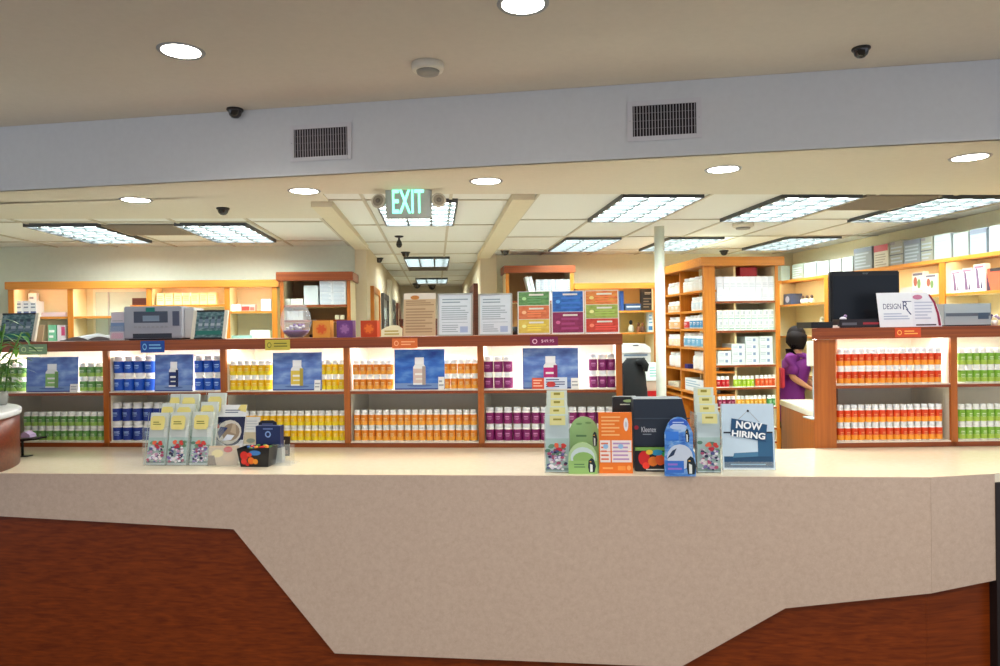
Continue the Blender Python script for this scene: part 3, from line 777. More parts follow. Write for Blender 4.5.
# little coloured cubes
for x0, x1, c, c2, nm in ((312.5, 330, (232, 158, 60), (226, 100, 40), 'orange'), (336.5, 352.5, (110, 62, 128), (160, 110, 170), 'purple'), (360.5, 377, (196, 66, 20), (240, 120, 40), 'red')):
    card('gift_box', 'small square %s box with flower print on the top board' % nm, 'box', LU, x0, x1, 320.5, .05, ZT, M(c, .5),
         [('e', .5, .5, .34, .34, M(tuple((a * 2 + b) // 3 for a, b in zip(c, c2)), .5)), ('e', .5, .5, .2, .2, M(c2, .5))] + [('e', .5 + .22 * cos(k), .5 + .22 * sin(k), .06, .06, M(c2, .5)) for k in range(0, 7)], tilt=0, thick=.06)
t = card('place_card', 'low cream card with arched top and yellow print on the top board', 'card', LU, 381, 402, 325, .05, ZT, M((240, 236, 196), .5), [('lines', .15, .1, .85, .6, 2, M((190, 170, 60), .5))], tilt=10, shape=[(0, 0), (1, 0), (1, .7), (.8, .95), (.5, 1), (.2, .8), (0, .6)])
card('leaflet', 'tan information leaflet in a clear stand on the top board', 'leaflet', LU, 403, 435, 293.5, .06, ZT, M((208, 180, 140), .5), [('r', 0, .86, 1, 1, M((230, 222, 205), .5)), ('e', .35, .9, .14, .05, M((200, 130, 60), .5)), ('lines', .07, .7, .95, .84, 3, M((160, 125, 90), .5)), ('lines', .07, .06, .95, .66, 9, M((172, 140, 104), .5))], tilt=8, acr=True, yref=320)
def stand_frame(lab, x0, x1):
    u0 = LU.hit(x0, 320, .07)[0]; u1 = LU.hit(x1, 320, .07)[0]; zt = LU.hit(x0, 293.5, .07)[1]; W = u1 - u0; H = (zt - ZT) / cos(.12)
    t = thing('framed_certificate', lab, 'frame', LU.at((u0 + u1) / 2, .07, ZT), LU.a)
    FMm = M((186, 190, 186), .35); b = .008
    MB().box(-W / 2, -W / 2 + b, 0, .02, 0, H, FMm, .002).box(W / 2 - b, W / 2, 0, .02, 0, H, FMm, .002).box(-W / 2 + b, W / 2 - b, 0, .02, 0, b, FMm).box(-W / 2 + b, W / 2 - b, 0, .02, H - b, H, FMm).build('frame', t, tilt=-.12)
    d = [('r', .02, .0, .98, 1, M((228, 238, 244), .5)), ('lines', .1, .78, .9, .92, 2, M((150, 170, 180), .5)), ('lines', .08, .36, .92, .74, 7, M((168, 184, 192), .5)), ('r', .1, .30, .9, .31, M((150, 170, 180), .5)), ('lines', .1, .05, .6, .26, 4, M((170, 186, 194), .5)), ('r', .66, .05, .9, .2, M((176, 196, 226), .5))]
    MB().box(-W / 2 + b, W / 2 - b, .008, .012, b, H - b, WHITE).decor(d, W - 2 * b, H - 2 * b, y=.007, z0=b).build('certificate', t, tilt=-.12)
    MB().box(-.02, .02, .05, .054, 0, H * .7, FMm).build('easel_leg', t, tilt=.12)
stand_frame('silver-framed pale certificate right of the tan leaflet', 437, 472)
stand_frame('silver-framed pale certificate left of the green, orange and yellow chart', 478, 512)
t = thing('dark_mug', 'small black mug standing left of the coloured charts', 'mug', LU.at(LU.hit(515, 330, .2)[0], .2, ZT), LU.a)
MB().lathe([(.017, 0), (.019, .003), (.019, .048), (.016, .048), (.015, .004)], BLACK, cap=False).build('body', t)
MB().tube([(.018, 0, .038), (.03, 0, .034), (.03, 0, .016), (.018, 0, .012)], .003, BLACK).build('handle', t)
def chart(lab, x0, x1, yt, bands):
    d = []
    n = len(bands)
    for i, (c, c2) in enumerate(bands):
        z1 = .985 - i * .97 / n; z0 = z1 - .97 / n + .012
        gm = grad('chart_print', [(.3, c), (.7, c2)], 3)
        d += [('r', .03, z0, .97, z1, gm), ('lines', .3, z0 + .04, .9, z1 - .1, 3, M(tuple(min(255, v + 45) for v in c), .5)), ('e', .2, (z0 + z1) / 2, .07, .04, M(tuple(min(255, v + 60) for v in c2), .5)), ('r', .35, z1 - .09, .8, z1 - .05, M((240, 236, 225), .5))]
    card('product_chart', lab, 'chart', LU, x0, x1, yt, .06, ZT, WHITE, d, tilt=8, thick=.003, yref=312, acr=True, group='coloured charts on the top board')
chart('chart banded green, orange and yellow on the top board', 517.5, 550, 291.5, [((70, 130, 70), (120, 170, 100)), ((214, 100, 50), (232, 140, 90)), ((220, 190, 50), (236, 214, 110))])
chart('chart with blue upper and magenta lower half', 551.5, 584, 291, [((20, 80, 170), (50, 130, 210)), ((130, 25, 80), (160, 50, 100))])
chart('chart banded orange, lime and red on the top board', 585, 619, 290.5, [((226, 96, 40), (240, 170, 80)), ((140, 170, 60), (190, 200, 110)), ((200, 50, 40), (226, 90, 60))])
t = thing('tape_dispenser', 'black curved tape dispenser behind the glass bowl', 'tape dispenser', LU.at(LU.hit(314, 320, .3)[0], .3, ZT), LU.a)
MB().box(-.03, .03, -.01, .01, 0, .02, BLACK, .004).tube([(.028 * cos(a * .35) - .0, 0, .062 + .045 * sin(a * .35)) for a in range(-3, 10)], .006, BLACK).build('body', t)
for a, b_ in ((20, 24),):
    card('small_paper', 'cream card lying against the picture at the far left', 'card', LU, 36, 42, 325, .12, ZT, M((226, 200, 160), .5), [], tilt=10)

# ================================================================= THINGS ON TOP OF THE RIGHT UNIT
ZR = 1.6725
w = .16; u0 = RU.hit(831, 300, w)[0]; u1 = RU.hit(900, 300, w)[0]; zt = RU.hit(865, 271, w)[1]; W = u1 - u0; zb = RU.hit(865, 318, w)[1]
t = thing('computer_monitor', 'black flat computer monitor on the right unit', 'monitor', RU.at((u0 + u1) / 2, w, ZR), RU.a)
H = zt - ZR
MB().box(-W / 2, W / 2, 0, .04, .02, H, BLACK, .006).build('casing', t)
MB().box(-W / 2 + .014, W / 2 - .014, -.002, 0, .045, H - .026, M((12, 20, 30), .35, .3, noise=.2, scale=4)).build('screen', t)
MB().decor([('t', 'acer', 0, 0, 1, 1, M((120, 124, 128), .4))], .032, .009, y=-.003, z0=H - .018).build('logo', t)
MB().box(-.03, .03, .02, .05, .005, .08, BLACK).build('neck', t)
MB().box(-.11, .11, -.04, .12, 0, .008, BLACK, .003).build('foot', t)
def boxpx(name, lab, cat, F, x0, x1, y0, y1, w, depth, m, zs=None, bev=.002, group=None, dec=None, rzo=0, wide=None):
    u0, zt = F.hit(x0, y0, w); u1, zb = F.hit(x1, y1, w)
    zt = F.hit((x0 + x1) / 2, y0, w)[1]; zb = F.hit((x0 + x1) / 2, y1, w)[1]
    if zs is not None: zb = zs
    W, H = u1 - u0, zt - zb
    q = MB().box(-W / 2, W / 2, 0, depth, 0, H, m, bev)
    if dec: q.decor(dec, W, H)
    return q.build(name, loc=F.at((u0 + u1) / 2, w, zb), rz=F.a + rzo, label=lab, cat=cat, group=group)
boxpx('keyboard_tray', 'black keyboard tray edge on the left end of the right unit', 'tray', RU, 811, 833, 322, 326, .02, .2, BLACK, ZR)
boxpx('card_terminal', 'black card terminal in front of the monitor', 'card terminal', RU, 840, 882, 319, 326, .03, .1, M((30, 22, 26), .3), ZR, dec=[('r', .55, .35, .95, .6, M((150, 40, 50), .4)), ('r', .05, .3, .4, .6, M((90, 90, 100), .4))])
t = thing('notepad_stack', 'small stack of pink and white notes beside the black terminal', 'notepad', RU.at(RU.hit(834, 325, .03)[0], .03, ZR), RU.a)
MB().box(-.028, .028, 0, .06, 0, .008, M((226, 206, 196), .5)).build('lower_notes', t); MB().box(-.018, .022, .005, .05, .008, .014, WHITE).build('upper_notes', t)
t = thing('figurine', 'tiny white and purple figurine before the monitor', 'figurine', RU.at(RU.hit(846, 318, .025)[0], .06, ZR + .036), RU.a)
t.location.z = ZR + .037
MB().blob((0, 0, .012), (.02, .012, .012), M((200, 196, 210), .4)).build('body', t); MB().blob((.012, 0, .026), (.009, .009, .009), M((140, 120, 160), .4)).build('head', t)
# folded sign
u0 = RU.hit(880, 310, .015)[0]; u1 = RU.hit(913, 310, .015)[0]; u2_ = RU.hit(942, 310, .015)[0]; zt = RU.hit(895, 292.5, .015)[1]; H = zt - ZR
t = thing('tabletop_sign', 'white folded sign reading design beside the monitor', 'sign', RU.at(u0, .015, ZR), RU.a)
NV = M((50, 60, 110), .5)
A = u1 - u0; B = u2_ - u1
MB().prism([(0, 0), (A, 0), (A, H), (-.012, H)], 0, .003, M((226, 230, 238), .5)).decor([('t', 'DESIGN', .12, .52, .66, .68, NV), ('t', 'R', .72, .50, .88, .74, NV), ('r', .70, .73, .98, .75, NV), ('p', [(.80, .52), (.84, .52), (.97, .36), (.93, .35)], NV), ('lines', .12, .2, .9, .42, 3, M((170, 180, 205), .5))], A, H, x0=0).build('left_panel', t, tilt=-.08)
mr = M((140, 26, 66), .5)
MB().prism([(A, 0), (A + B, 0), (A + B * .97, H * .3), (A + B * .85, H * .65), (A + B * .62, H * .93), (A + B * .55, H), (A, H)], .001, .004, M((222, 224, 234), .5)).decor([
    ('p', [(.88, .02), (.97, .02), (.92, .38), (.80, .72), (.62, .95), (.58, .92), (.74, .68), (.84, .36)], mr), ('e', .2, .86, .17, .07, M((190, 120, 150), .5)), ('lines', .08, .2, .7, .75, 6, M((180, 186, 208), .5)), ('r', .1, .03, .8, .07, M((50, 30, 50), .5))], B, H, x0=A).build('right_panel', t, tilt=-.08)
u0 = RU.hit(944, 310, .05)[0]; u1 = RU.hit(991, 310, .05)[0]; zt = RU.hit(968, 303.5, .05)[1]; W = u1 - u0; H = zt - ZR
t = thing('plastic_tray', 'grey translucent document tray at the right end of the unit', 'tray', RU.at((u0 + u1) / 2, .05, ZR), RU.a)
GT = clear('grey_plastic', (176, 190, 196), .8, .2)
MB().box(-W / 2, W / 2, 0, .004, .006, H, GT).box(-W / 2, -W / 2 + .004, 0, .2, .006, H, GT).box(W / 2 - .004, W / 2, 0, .2, .006, H, GT).box(-W / 2, W / 2, .196, .2, .006, H * .6, GT).build('walls', t)
MB().box(-W / 2, W / 2, 0, .2, 0, .006, CHAR).build('bottom', t)
MB().box(-W / 2 + .01, W / 2 - .005, -.003, -.0005, H * .44, H * .58, M((90, 100, 112), .3)).box(W * .22, W * .44, -.004, -.0005, H * .3, H * .58, M((70, 90, 110), .4)).build('label_strip', t)
MB().box(-W / 2 + .02, W * .2, .006, .19, .006, H * .4, M((206, 206, 200), .5)).build('papers', t)
t = thing('flower_pot', 'small white and purple flowers at the right end of the unit', 'flowers', RU.at(RU.hit(997, 325, .05)[0], .07, ZR), RU.a)
MB().lathe([(.012, 0), (.018, .03)], WHITE).build('pot', t)
fl = MB()
for k in range(9): fl.blob((.022 * cos(k * 2.3), .016 * sin(k * 2.3), .038 + .006 * (k % 4)), (.008, .008, .007), M([(240, 238, 235), (90, 60, 120), (170, 150, 190)][k % 3], .5), 8, 5)
fl.build('blossoms', t)

# ================================================================= BACK ROOM SHELVING
PANEL = M((222, 200, 150), .55)
CRY = M((230, 212, 170), .55)
def wall_unit(name, lab, F, u0, u1, zt, bh, divs, shelves, depth, mx=OAX, mz=OAZ, back=PANEL, side=.03, ox=0.0, over=.02, rz=None, light=True, le=True, re=True):
    t = thing(name, lab, 'shelf unit', F.at(u0, 0, 0), F.a)
    L = u1 - u0
    MB().box(-over - ox, L + over, -over, .04, zt - bh, zt, mx, .004).box(-over, L + over, .04, depth, zt - .018, zt, mx).box(L + over - .02, L + over, .04, depth, zt - bh, zt - .018, mx).box(-over, -over + .02, .04, depth, zt - bh, zt - .018, mx).build('top_board', t)
    MB().box(0, L, depth - .012, depth, 0, zt - .019, back).build('back_panel', t)
    es = ([0] if le else []) + [d - u0 for d in divs] + ([L] if re else [])
    for i, d in enumerate(es):
        a, b = d - side / 2, d + side / 2
        if i == 0 and le: a, b = 0, side
        elif i == len(es) - 1 and re: a, b = L - side, L
        MB().box(a, b, 0, .012, 0, zt - bh - .001, mz).box(a + .001, b - .001, .012, .0405, 0, zt - bh - .001, CRY).box(a + .001, b - .001, .0405, depth - .014, 0, zt - .019, CRY).build('upright', t)
    bd = [0] + [d - u0 for d in divs] + [L]
    for i in range(len(bd) - 1):
        for z in (shelves[i] if isinstance(shelves[0], (list, tuple)) else shelves):
            MB().box(bd[i] + side * .55, bd[i + 1] - side * .55, .018, depth - .014, z - .022, z, CRY).box(bd[i] + side * .55, bd[i + 1] - side * .55, .01, .018, z - .022, z, mx).build('shelf', t)
        if light:
            hs = zt - bh + min(.03, bh - .02)
            MB().box(bd[i] + .06, bd[i + 1] - .06, .045, .075, hs, hs + .003, M((255, 240, 205), .5, emit=6.0, noise=0)).build('light_strip', t)
    MB().box(0, L, 0, .02, 0, .08, DKW).build('plinth', t)
    return t
def items(F, name, cat, lab, grp, x0, x1, n, z, h, depth, w, mats, gap=.06, hj=0.0, py=300, dec=None, levels=1, vert=False):
    u0 = F.hit(x0, py, w)[0]; u1 = F.hit(x1, py, w)[0]; sp = (u1 - u0) / n; wd = sp * (1 - gap)
    protos = []
    for m in (mats if isinstance(mats, (list, tuple)) else [mats]):
        q = MB().box(-wd / 2, wd / 2, 0, depth, 0, h, m, .002)
        if dec: q.decor(dec, wd, h)
        protos.append(q)
    cache = {}
    for k in range(levels):
        for i in range(n):
            j = (i + k) % len(protos)
            if j in cache: o = dup(cache[j])
            else:
                o = protos[j].build(name, label=lab, cat=cat, group=grp); cache[j] = o
            o.location = F.at(u0 + sp * (i + .5), w + random.uniform(0, .01), z + k * h * 1.004 + .0005)
            o.rotation_euler = (0, 0, F.a + random.uniform(-.03, .03) * (0 if gap < .03 else 1))
            if hj: o.scale = (1, 1, 1 - random.random() * hj)
# ---- left wall
BL = Frame(0, 7.42, 0.0)
bx = lambda px, F=BL, py=300: F.hit(px, py)[0]
z1 = BL.hit(140, 280.8)[1]; zsl = BL.hit(100, 316)[1]
wall_unit('wall_shelf', 'long low wooden wall shelf with honey top band on the back left wall', BL, bx(8), bx(277), z1, .075, [bx(70), bx(149), bx(227)],
          [[zsl, 1.62, 1.2], [zsl, 1.62, 1.2], [1.98, 1.62, 1.2], [zsl + .03, 1.62, 1.2]], .30, side=.05, back=M((220, 212, 180), .6))
WB = M((226, 230, 236), .5)
PB = [('r', .1, .15, .9, .35, M((90, 110, 160), .5)), ('lines', .15, .5, .85, .9, 2, M((130, 140, 160), .5))]
items(BL, 'pill_carton', 'box', 'white and blue carton standing at the left end of the wall shelf', 'cartons at the left end of the wall shelf', 15, 36, 3, zsl, .16, .14, .06, WB, dec=PB)
boxpx('pill_carton', 'taller white and blue carton behind the row at the left end of the wall shelf', 'box', BL, 28, 37, 293, 316, .21, .05, WB, zsl, dec=PB)
boxpx('flat_packet', 'flat pinkish packet lying on the left wall shelf', 'packet', BL, 41, 66, 312.3, 316, .03, .12, M((232, 204, 206), .5), zsl, bev=.006)
boxpx('green_carton', 'small green carton on the low left wall shelf', 'box', BL, 48, 56, 325, 337, .05, .1, M((120, 190, 150), .5), 1.6205, dec=[('lines', .1, .2, .9, .8, 2, WHITE)])
boxpx('pink_carton', 'small white and pink carton on the low left wall shelf', 'box', BL, 57, 65.5, 325, 335, .05, .1, M((232, 218, 222), .5), 1.6205, dec=[('r', .5, .4, .95, .9, M((200, 70, 110), .5))])
# pass-through window panel in the second bay
a, b = bx(80), bx(146)
t = thing('service_window', 'pale sliding glass window behind the second bay of the left wall shelf', 'window', BL.at((a + b) / 2, .27, 1.63), 0)
W = b - a; MB().box(-W / 2, W / 2, 0, .012, .0, .02, CREAM).box(-W / 2, W / 2, 0, .012, .50, .53, CREAM).box(-W / 2, -W / 2 + .02, 0, .012, .02, .5, CREAM).box(W / 2 - .02, W / 2, 0, .012, .02, .5, CREAM).box(-W * .27, -W * .25, .001, .011, .02, .5, GREY).build('frame', t)
MB().box(-W / 2 + .02, W / 2 - .02, .008, .011, .02, .5, M((190, 208, 196), .12, .8)).build('glass', t)
boxpx('wooden_box', 'dark brown box on the shelf seen in front of the pale glass window', 'box', BL, 132, 146.5, 298, 305, .12, .1, DKW, None)
bpy.data.objects['wooden_box'].location.z = 1.9 + .0
bpy.data.objects['wooden_box'].location.z = BL.hit(139, 305, .12)[1]
boxpx('small_ledge', 'short honey-coloured ledge carrying the dark brown box', 'ledge', BL, 130, 147, 305.2, 308, .10, .15, OAX)
items(BL, 'pill_box_carton', 'box', 'pale yellow upright carton in the row above the lab machine', 'pale yellow cartons on the left wall shelf', 156, 216, 7, 1.9805, .12, .1, .05, M((236, 222, 160), .5), gap=.08, dec=[('lines', .15, .3, .85, .8, 3, M((200, 180, 110), .5))])
boxpx('white_carton', 'white carton on top of the pale yellow cartons', 'box', BL, 182, 191, 296, 299.5, .06, .08, WHITE, 2.1025)
items(BL, 'small_white_box', 'box', 'small white box on the wall shelf left of the red and white box', 'small white boxes on the left wall shelf', 231, 240, 3, zsl + .03, .07, .07, .06, WHITE)
boxpx('red_box', 'red and white box on the wall shelf behind the framed teal picture', 'box', BL, 241, 255, 304.5, 311, .06, .09, M((224, 170, 160), .5), zsl + .0305, dec=[('r', .05, .1, .6, .7, M((190, 60, 50), .5)), ('r', .65, .1, .95, .6, M((200, 90, 80), .5))])
boxpx('blue_white_box', 'pale blue box at the right end of the left wall shelf', 'box', BL, 261, 271, 299, 311, .06, .1, M((216, 222, 236), .5), zsl + .0305)
boxpx('white_carton', 'wide white carton low on the left wall shelf by the glass bowl', 'box', BL, 250, 270, 330, 338, .08, .1, M((220, 228, 210), .5), 1.6205)
boxpx('green_tray', 'pale green flat tray low on the left wall shelf', 'tray', BL, 231, 252, 335.5, 338, .05, .1, M((150, 190, 180), .5), 1.6205)
# ---- taller unit beside the corridor
BT = Frame(0, 7.10, 0.0)
z1 = BT.hit(310, 272)[1]
ua, ub = bx(280, BT), bx(350.5, BT)
zt2 = BT.hit(330, 304.5)[1]; zt3 = BT.hit(300, 320)[1]
wall_unit('cabinet_shelf', 'taller wooden shelf cabinet beside the corridor with white paper stacks', BT, ua, ub, z1, .085, [], [zt2, zt3, 1.5, 1.0], .48, mx=CHX, mz=CHZ, side=.035, over=.03, back=M((176, 136, 92), .6), light=False)
PAP = M((226, 232, 238), .5); PL = [('lines', .05, .05, .95, .95, 8, M((186, 200, 214), .5))]
items(BT, 'paper_carton', 'box', 'white paper carton in the block on the upper shelf of the tall cabinet', 'white paper cartons in the tall cabinet', 319.5, 346, 2, zt2, .115, .3, .04, PAP, gap=.01, dec=PL, levels=2, py=290)
items(BT, 'paper_packet', 'packet', 'white packet stacked left of the white cartons in the tall cabinet', 'white packets in the tall cabinet', 303.5, 318, 1, zt2, .047, .26, .05, M((216, 226, 226), .5), gap=.02, levels=4, py=290)
items(BT, 'white_box', 'box', 'low white box in the row left of the packets in the tall cabinet', 'low white boxes in the tall cabinet', 284, 303, 3, zt2, .062, .2, .05, M((222, 224, 214), .5), py=302)
items(BT, 'white_box', 'box', 'white box on the lower shelf seen through the glass bowl', 'white boxes seen through the glass bowl', 285, 303, 4, zt3, .09, .2, .05, M((222, 228, 230), .5), py=318)
for dx, hh in ((337, .07), (342, .085)):
    t_ = boxpx('spray_bottle' , 'small pale bottle on the tall cabinet shelf, %s of two' % ('left' if dx == 337 else 'right'), 'bottle', BT, dx - 2, dx + 2, 315, 320, .08, .04, M((222, 216, 190), .5), zt3)
# ---- right back wall, tall unit with binders
BB = Frame(0, 8.40, 0.0)
z1 = BB.hit(540, 265.5)[1]; zA = BB.hit(550, 292)[1]
ua, ub = bx(506, BB), bx(574, BB)
wall_unit('cabinet_shelf', 'wooden wall cabinet with white binders above the green chart', BB, ua, ub, z1, .085, [], [zA - .10, 1.5, 1.0], .44, mx=CHX, mz=OAZ, side=.04, back=M((170, 128, 84), .6), light=False)
items(BB, 'white_book', 'book', 'white book lying flat in the layer under the white binders', 'white books under the binders', 526, 571, 4, zA - .10, .095, .22, .05, M((226, 226, 220), .5), gap=.05, py=290)
items(BB, 'white_binder', 'binder', 'upright white binder in the row in the wall cabinet', 'white binders in the wall cabinet', 536, 571, 9, zA - .003, .155, .22, .05, [M((196, 200, 202), .5), M((176, 182, 186), .5)], gap=.07, py=281, dec=[('lines', .2, .15, .8, .85, 5, M((150, 156, 168), .5))])
for k, x in enumerate((529, 532.5)):
    o = boxpx('white_binder', 'white binder leaning left at the end of the binder row, %s one' % ('outer', 'inner')[k], 'binder', BB, x, x + 3.2, 276, 287, .06, .2, M((222, 228, 230), .5), zA - .0)
    o.rotation_euler = (0, radians(-14), 0)
# ---- right back wall, lower unit
z1 = BB.hit(612, 283)[1]; zB_ = BB.hit(630, 310.5)[1]; zC_ = BB.hit(630, 332.5)[1]
ua, ub = bx(576, BB), bx(656, BB)
wall_unit('wall_shelf', 'low wooden wall shelf behind the charts holding a blue binder', BB, ua, ub, z1, .07, [], [zB_, zC_, 1.2], .40, side=.03, back=M((214, 186, 116), .6))
boxpx('blue_binder', 'blue binder standing on the back wall shelf above the printer', 'binder', BB, 620, 624, 291, 310.5, .05, .2, M((34, 70, 130), .5), zB_)
boxpx('paper_tray', 'dark blue and white paper tray on the back wall shelf', 'tray', BB, 625, 641, 303.5, 310.5, .05, .2, M((50, 70, 100), .5), zB_, dec=[('r', .1, .45, .95, .65, M((190, 200, 205), .5))])
boxpx('black_folder', 'black folder with white lettering on the back wall shelf', 'folder', BB, 640.5, 654, 288.5, 308, .08, .04, M((40, 32, 26), .5), zB_, dec=[('lines', .3, .72, .8, .85, 2, M((210, 200, 180), .5)), ('lines', .2, .1, .8, .6, 4, M((120, 100, 80), .5))])
def ornament(lab, F, px, z, cols, h, w=.1):
    t = thing('ornament', lab, 'ornament', F.at(F.hit(px, 330, w)[0], w, z + .0005), 0)
    MB().lathe([(h * .18, 0), (h * .26, h * .2), (h * .2, h * .5), (h * .08, h * .62)], M(cols[0], .4), seg=12).build('body', t)
    MB().blob((0, 0, h * .8), (h * .15, h * .15, h * .2), M(cols[1], .4)).build('head', t)
ornament('small grey ornament with black top on the back wall shelf', BB, 631, zC_, ((180, 176, 160), (24, 24, 26)), .15)
ornament('small brown ornament beside the grey one on the back wall shelf', BB, 638.5, zC_, ((120, 70, 40), (90, 50, 30)), .12)
ornament('second small brown ornament nearer the white column', BB, 642.5, zC_, ((100, 64, 44), (140, 90, 50)), .12)
boxpx('blue_white_box', 'tall white and blue carton beside the column on the back wall shelf', 'box', BB, 648.5, 653.5, 312, 332.5, .06, .1, M((214, 226, 232), .5), zC_, dec=[('r', 0, .1, 1, .3, M((60, 120, 170), .5)), ('lines', .1, .4, .9, .9, 3, M((120, 160, 190), .5))])
# copier, chair with jacket
CP = Frame(0, 7.9, 0.0)
ua, ub = bx(620, CP, 350), bx(651, CP, 350); zt = CP.hit(636, 344)[1]; W = ub - ua
t = thing('copier', 'white office copier with dark slots behind the black jacket', 'copier', CP.at((ua + ub) / 2, 0, 0), 0)
MB().box(-W / 2, W / 2, 0, .4, 0, zt - .10, M((214, 216, 216), .5), .012).build('body', t)
MB().prism([(-W / 2, zt - .098), (W / 2, zt - .098), (W / 2 - .01, zt - .04), (W / 2 - .07, zt), (-W / 2 + .03, zt), (-W / 2, zt - .03)], -.01, .38, M((228, 230, 230), .45)).build('lid', t)
MB().box(-W * .38, W * .38, -.006, -.001, zt - .135, zt - .115, M((110, 128, 150), .4)).box(-W * .3, W * .3, -.006, -.001, zt - .19, zt - .155, M((20, 22, 28), .4)).box(-W * .34, W * .34, -.006, -.001, zt - .24, zt - .21, M((170, 172, 172), .4)).build('paper_slots', t)
MB().box(-.03, .03, -.016, -.011, zt - .02, zt - .008, BLACK).build('logo_strip', t)
CHf = Frame(0, 6.2, 0.0)
uc = CHf.hit(636, 380)[0]; zt = CHf.hit(636, 359)[1]
t = thing('office_chair', 'tall dark stool-height chair under the black jacket', 'chair', (uc, 6.3, 0))
MB().box(-.11, .11, -.02, .02, .86, zt - .04, CHAR, .015).build('backrest', t)
MB().box(-.2, .2, -.4, -.02, .70, .76, CHAR, .02).build('seat', t)
MB().lathe([(.025, .08), (.025, .70)], STEEL, cy=-.2).build('post', t)
for k in range(5):
    a = k * 2 * pi / 5 + .3
    MB().tube([(0, -.2, .1), (.26 * cos(a), -.2 + .26 * sin(a), .05)], .018, BLACK).blob((.27 * cos(a), -.2 + .27 * sin(a), .03), (.03, .03, .03), BLACK).build('leg', t)
MB().box(-.02, .02, -.14, -.04, .76, .9, CHAR).build('back_support', t)
j = MB()
JB = M((14, 15, 17), .8)
hj = zt - .78
secs = []
nseg = 20
prof = [(.145, .075, 0), (.142, .07, .25), (.13, .062, .55), (.118, .058, .78), (.09, .05, .92), (.045, .03, 1.0)]
vs = []
for rx, ry, zz in prof:
    for k in range(nseg):
        a = 2 * pi * k / nseg; f = 1 + .06 * sin(5 * a + zz * 4)
        vs.append((rx * cos(a) * f - .01 * zz, ry * sin(a) * f, .78 + hj * zz))
fs = [(i * nseg + k, i * nseg + (k + 1) % nseg, (i + 1) * nseg + (k + 1) % nseg, (i + 1) * nseg + k) for i in range(len(prof) - 1) for k in range(nseg)] + [[(len(prof) - 1) * nseg + k for k in range(nseg)]]
j.add(vs, fs, JB, True)
j.tube([(.02, -.05, zt - .03), (.07, -.07, zt - .02), (.10, -.07, zt - .06), (.098, -.06, zt - .11)], [.02, .035, .03, .02], JB)
j.tube([(-.12, -.03, zt - .14), (-.135, -.05, zt - .35), (-.12, -.05, zt - .5)], [.03, .032, .026], JB)
j.build('jacket', loc=(uc, 6.3, 0), label='black jacket draped over the tall chair before the copier', cat='jacket')
TB_ = Frame(0, 6.55, 0.0)
ua, ub = bx(642, TB_, 390), bx(662, TB_, 390)
t = thing('side_table', 'small wooden side table hidden behind the tissue box display', 'table', ((ua + ub) / 2, 6.55, 0))
z0 = TB_.hit(650, 398.5)[1]; W = ub - ua
MB().box(-W / 2 - .02, W / 2 + .0, -.02, .4, z0 - .03, z0, OAX).build('tabletop', t)
for sx in (-1, 1):
    for y in (0, .36): MB().box(sx * W / 2 - (.03 if sx > 0 else 0), sx * W / 2 + (.03 if sx < 0 else 0), y, y + .03, 0, z0 - .031, OAZ).build('leg', t)
boxpx('red_folder', 'red box on the side table beside the black jacket', 'box', TB_, 645, 658, 391, 398, .01, .2, M((190, 28, 34), .5), z0 + .0005)
zr = TB_.hit(650, 391, .01)[1]
boxpx('beige_carton', 'beige carton between the red box and the white carton', 'box', TB_, 646, 658, 381, 391, .02, .2, M((200, 172, 150), .5), zr + .001)
zr2 = TB_.hit(652, 381, .02)[1]
o = boxpx('white_carton', 'white carton with pale print tilted beside the jacket', 'box', TB_, 645, 658.5, 363, 379, .01, .1, M((226, 234, 232), .5), zr2 + .002, dec=[('lines', .35, .2, .9, .8, 4, M((140, 196, 190), .5))])
# ================================================================= AISLE SHELF (island)
IS = Frame(0, 6.80, 0.0)
ia, ib = bx(705, IS, 350), bx(779, IS, 350)
zI = IS.hit(745, 257)[1]; bh = .085
DI = 1.32
t = thing('aisle_shelf', 'tall honey-coloured aisle shelf with white boxes on its end', 'shelf unit', (ia, 6.80, 0))
L = ib - ia
MB().box(-.04, L + .05, -.04, DI, zI - bh, zI, OAX, .004).box(-.01, L + .02, -.01, DI - .02, zI, zI + .002, M((176, 168, 150), .8)).build('top_board', t)  # thin beige sheet added on the unseen top to cut orange bounce on the ceiling
st1 = bx(716, IS, 350) - ia
MB().box(0, st1, 0, .05, 0, zI - bh - .001, OAZ).build('wide_upright', t)
MB().box(L - .03, L, 0, .012, 0, zI - bh - .001, OAZ).box(L - .03, L, .012, DI, 0, zI - bh - .001, CRY).build('upright', t)
MB().box(st1 - .02, L - .03, .36, .38, 0, zI - bh - .001, PANEL).build('back_panel', t)
MB().box(.32, .34, .05, DI, 0, zI - bh - .001, PANEL).build('side_back_panel', t)
fsh = [IS.hit(745, y, .0)[1] for y in (300.5, 330, 364.5, 387, 407, 428)] + [.55, .12]
for z in fsh: MB().box(st1 - .02, L - .031, .005, .358, z - .024, z, CREAM).box(st1 - .0, L - .031, .0, .0049, z - .024, z - .004, CHX).build('shelf', t)
SIDE = Frame(ia, 0, -pi / 2)                    # the side facing the corridor: u = -y
def sy(px): return -SIDE.hit(px, 340)[0]
yA, yB = sy(703), sy(680)
for y in (sy(680.5), 6.8 + DI - .03): MB().box(0, .319, y - 6.8 - .012, y - 6.8 + .012, 0, zI - bh - .001, OAZ).build('side_upright', t)
szs = [SIDE.hit(692, y)[1] for y in (291.5, 311, 329, 347.5, 370, 392)] + [.95, .6, .2]
for z in szs:
    MB().box(.002, .318, .052, DI - .045, z - .02, z, OAX).build('side_shelf', t)
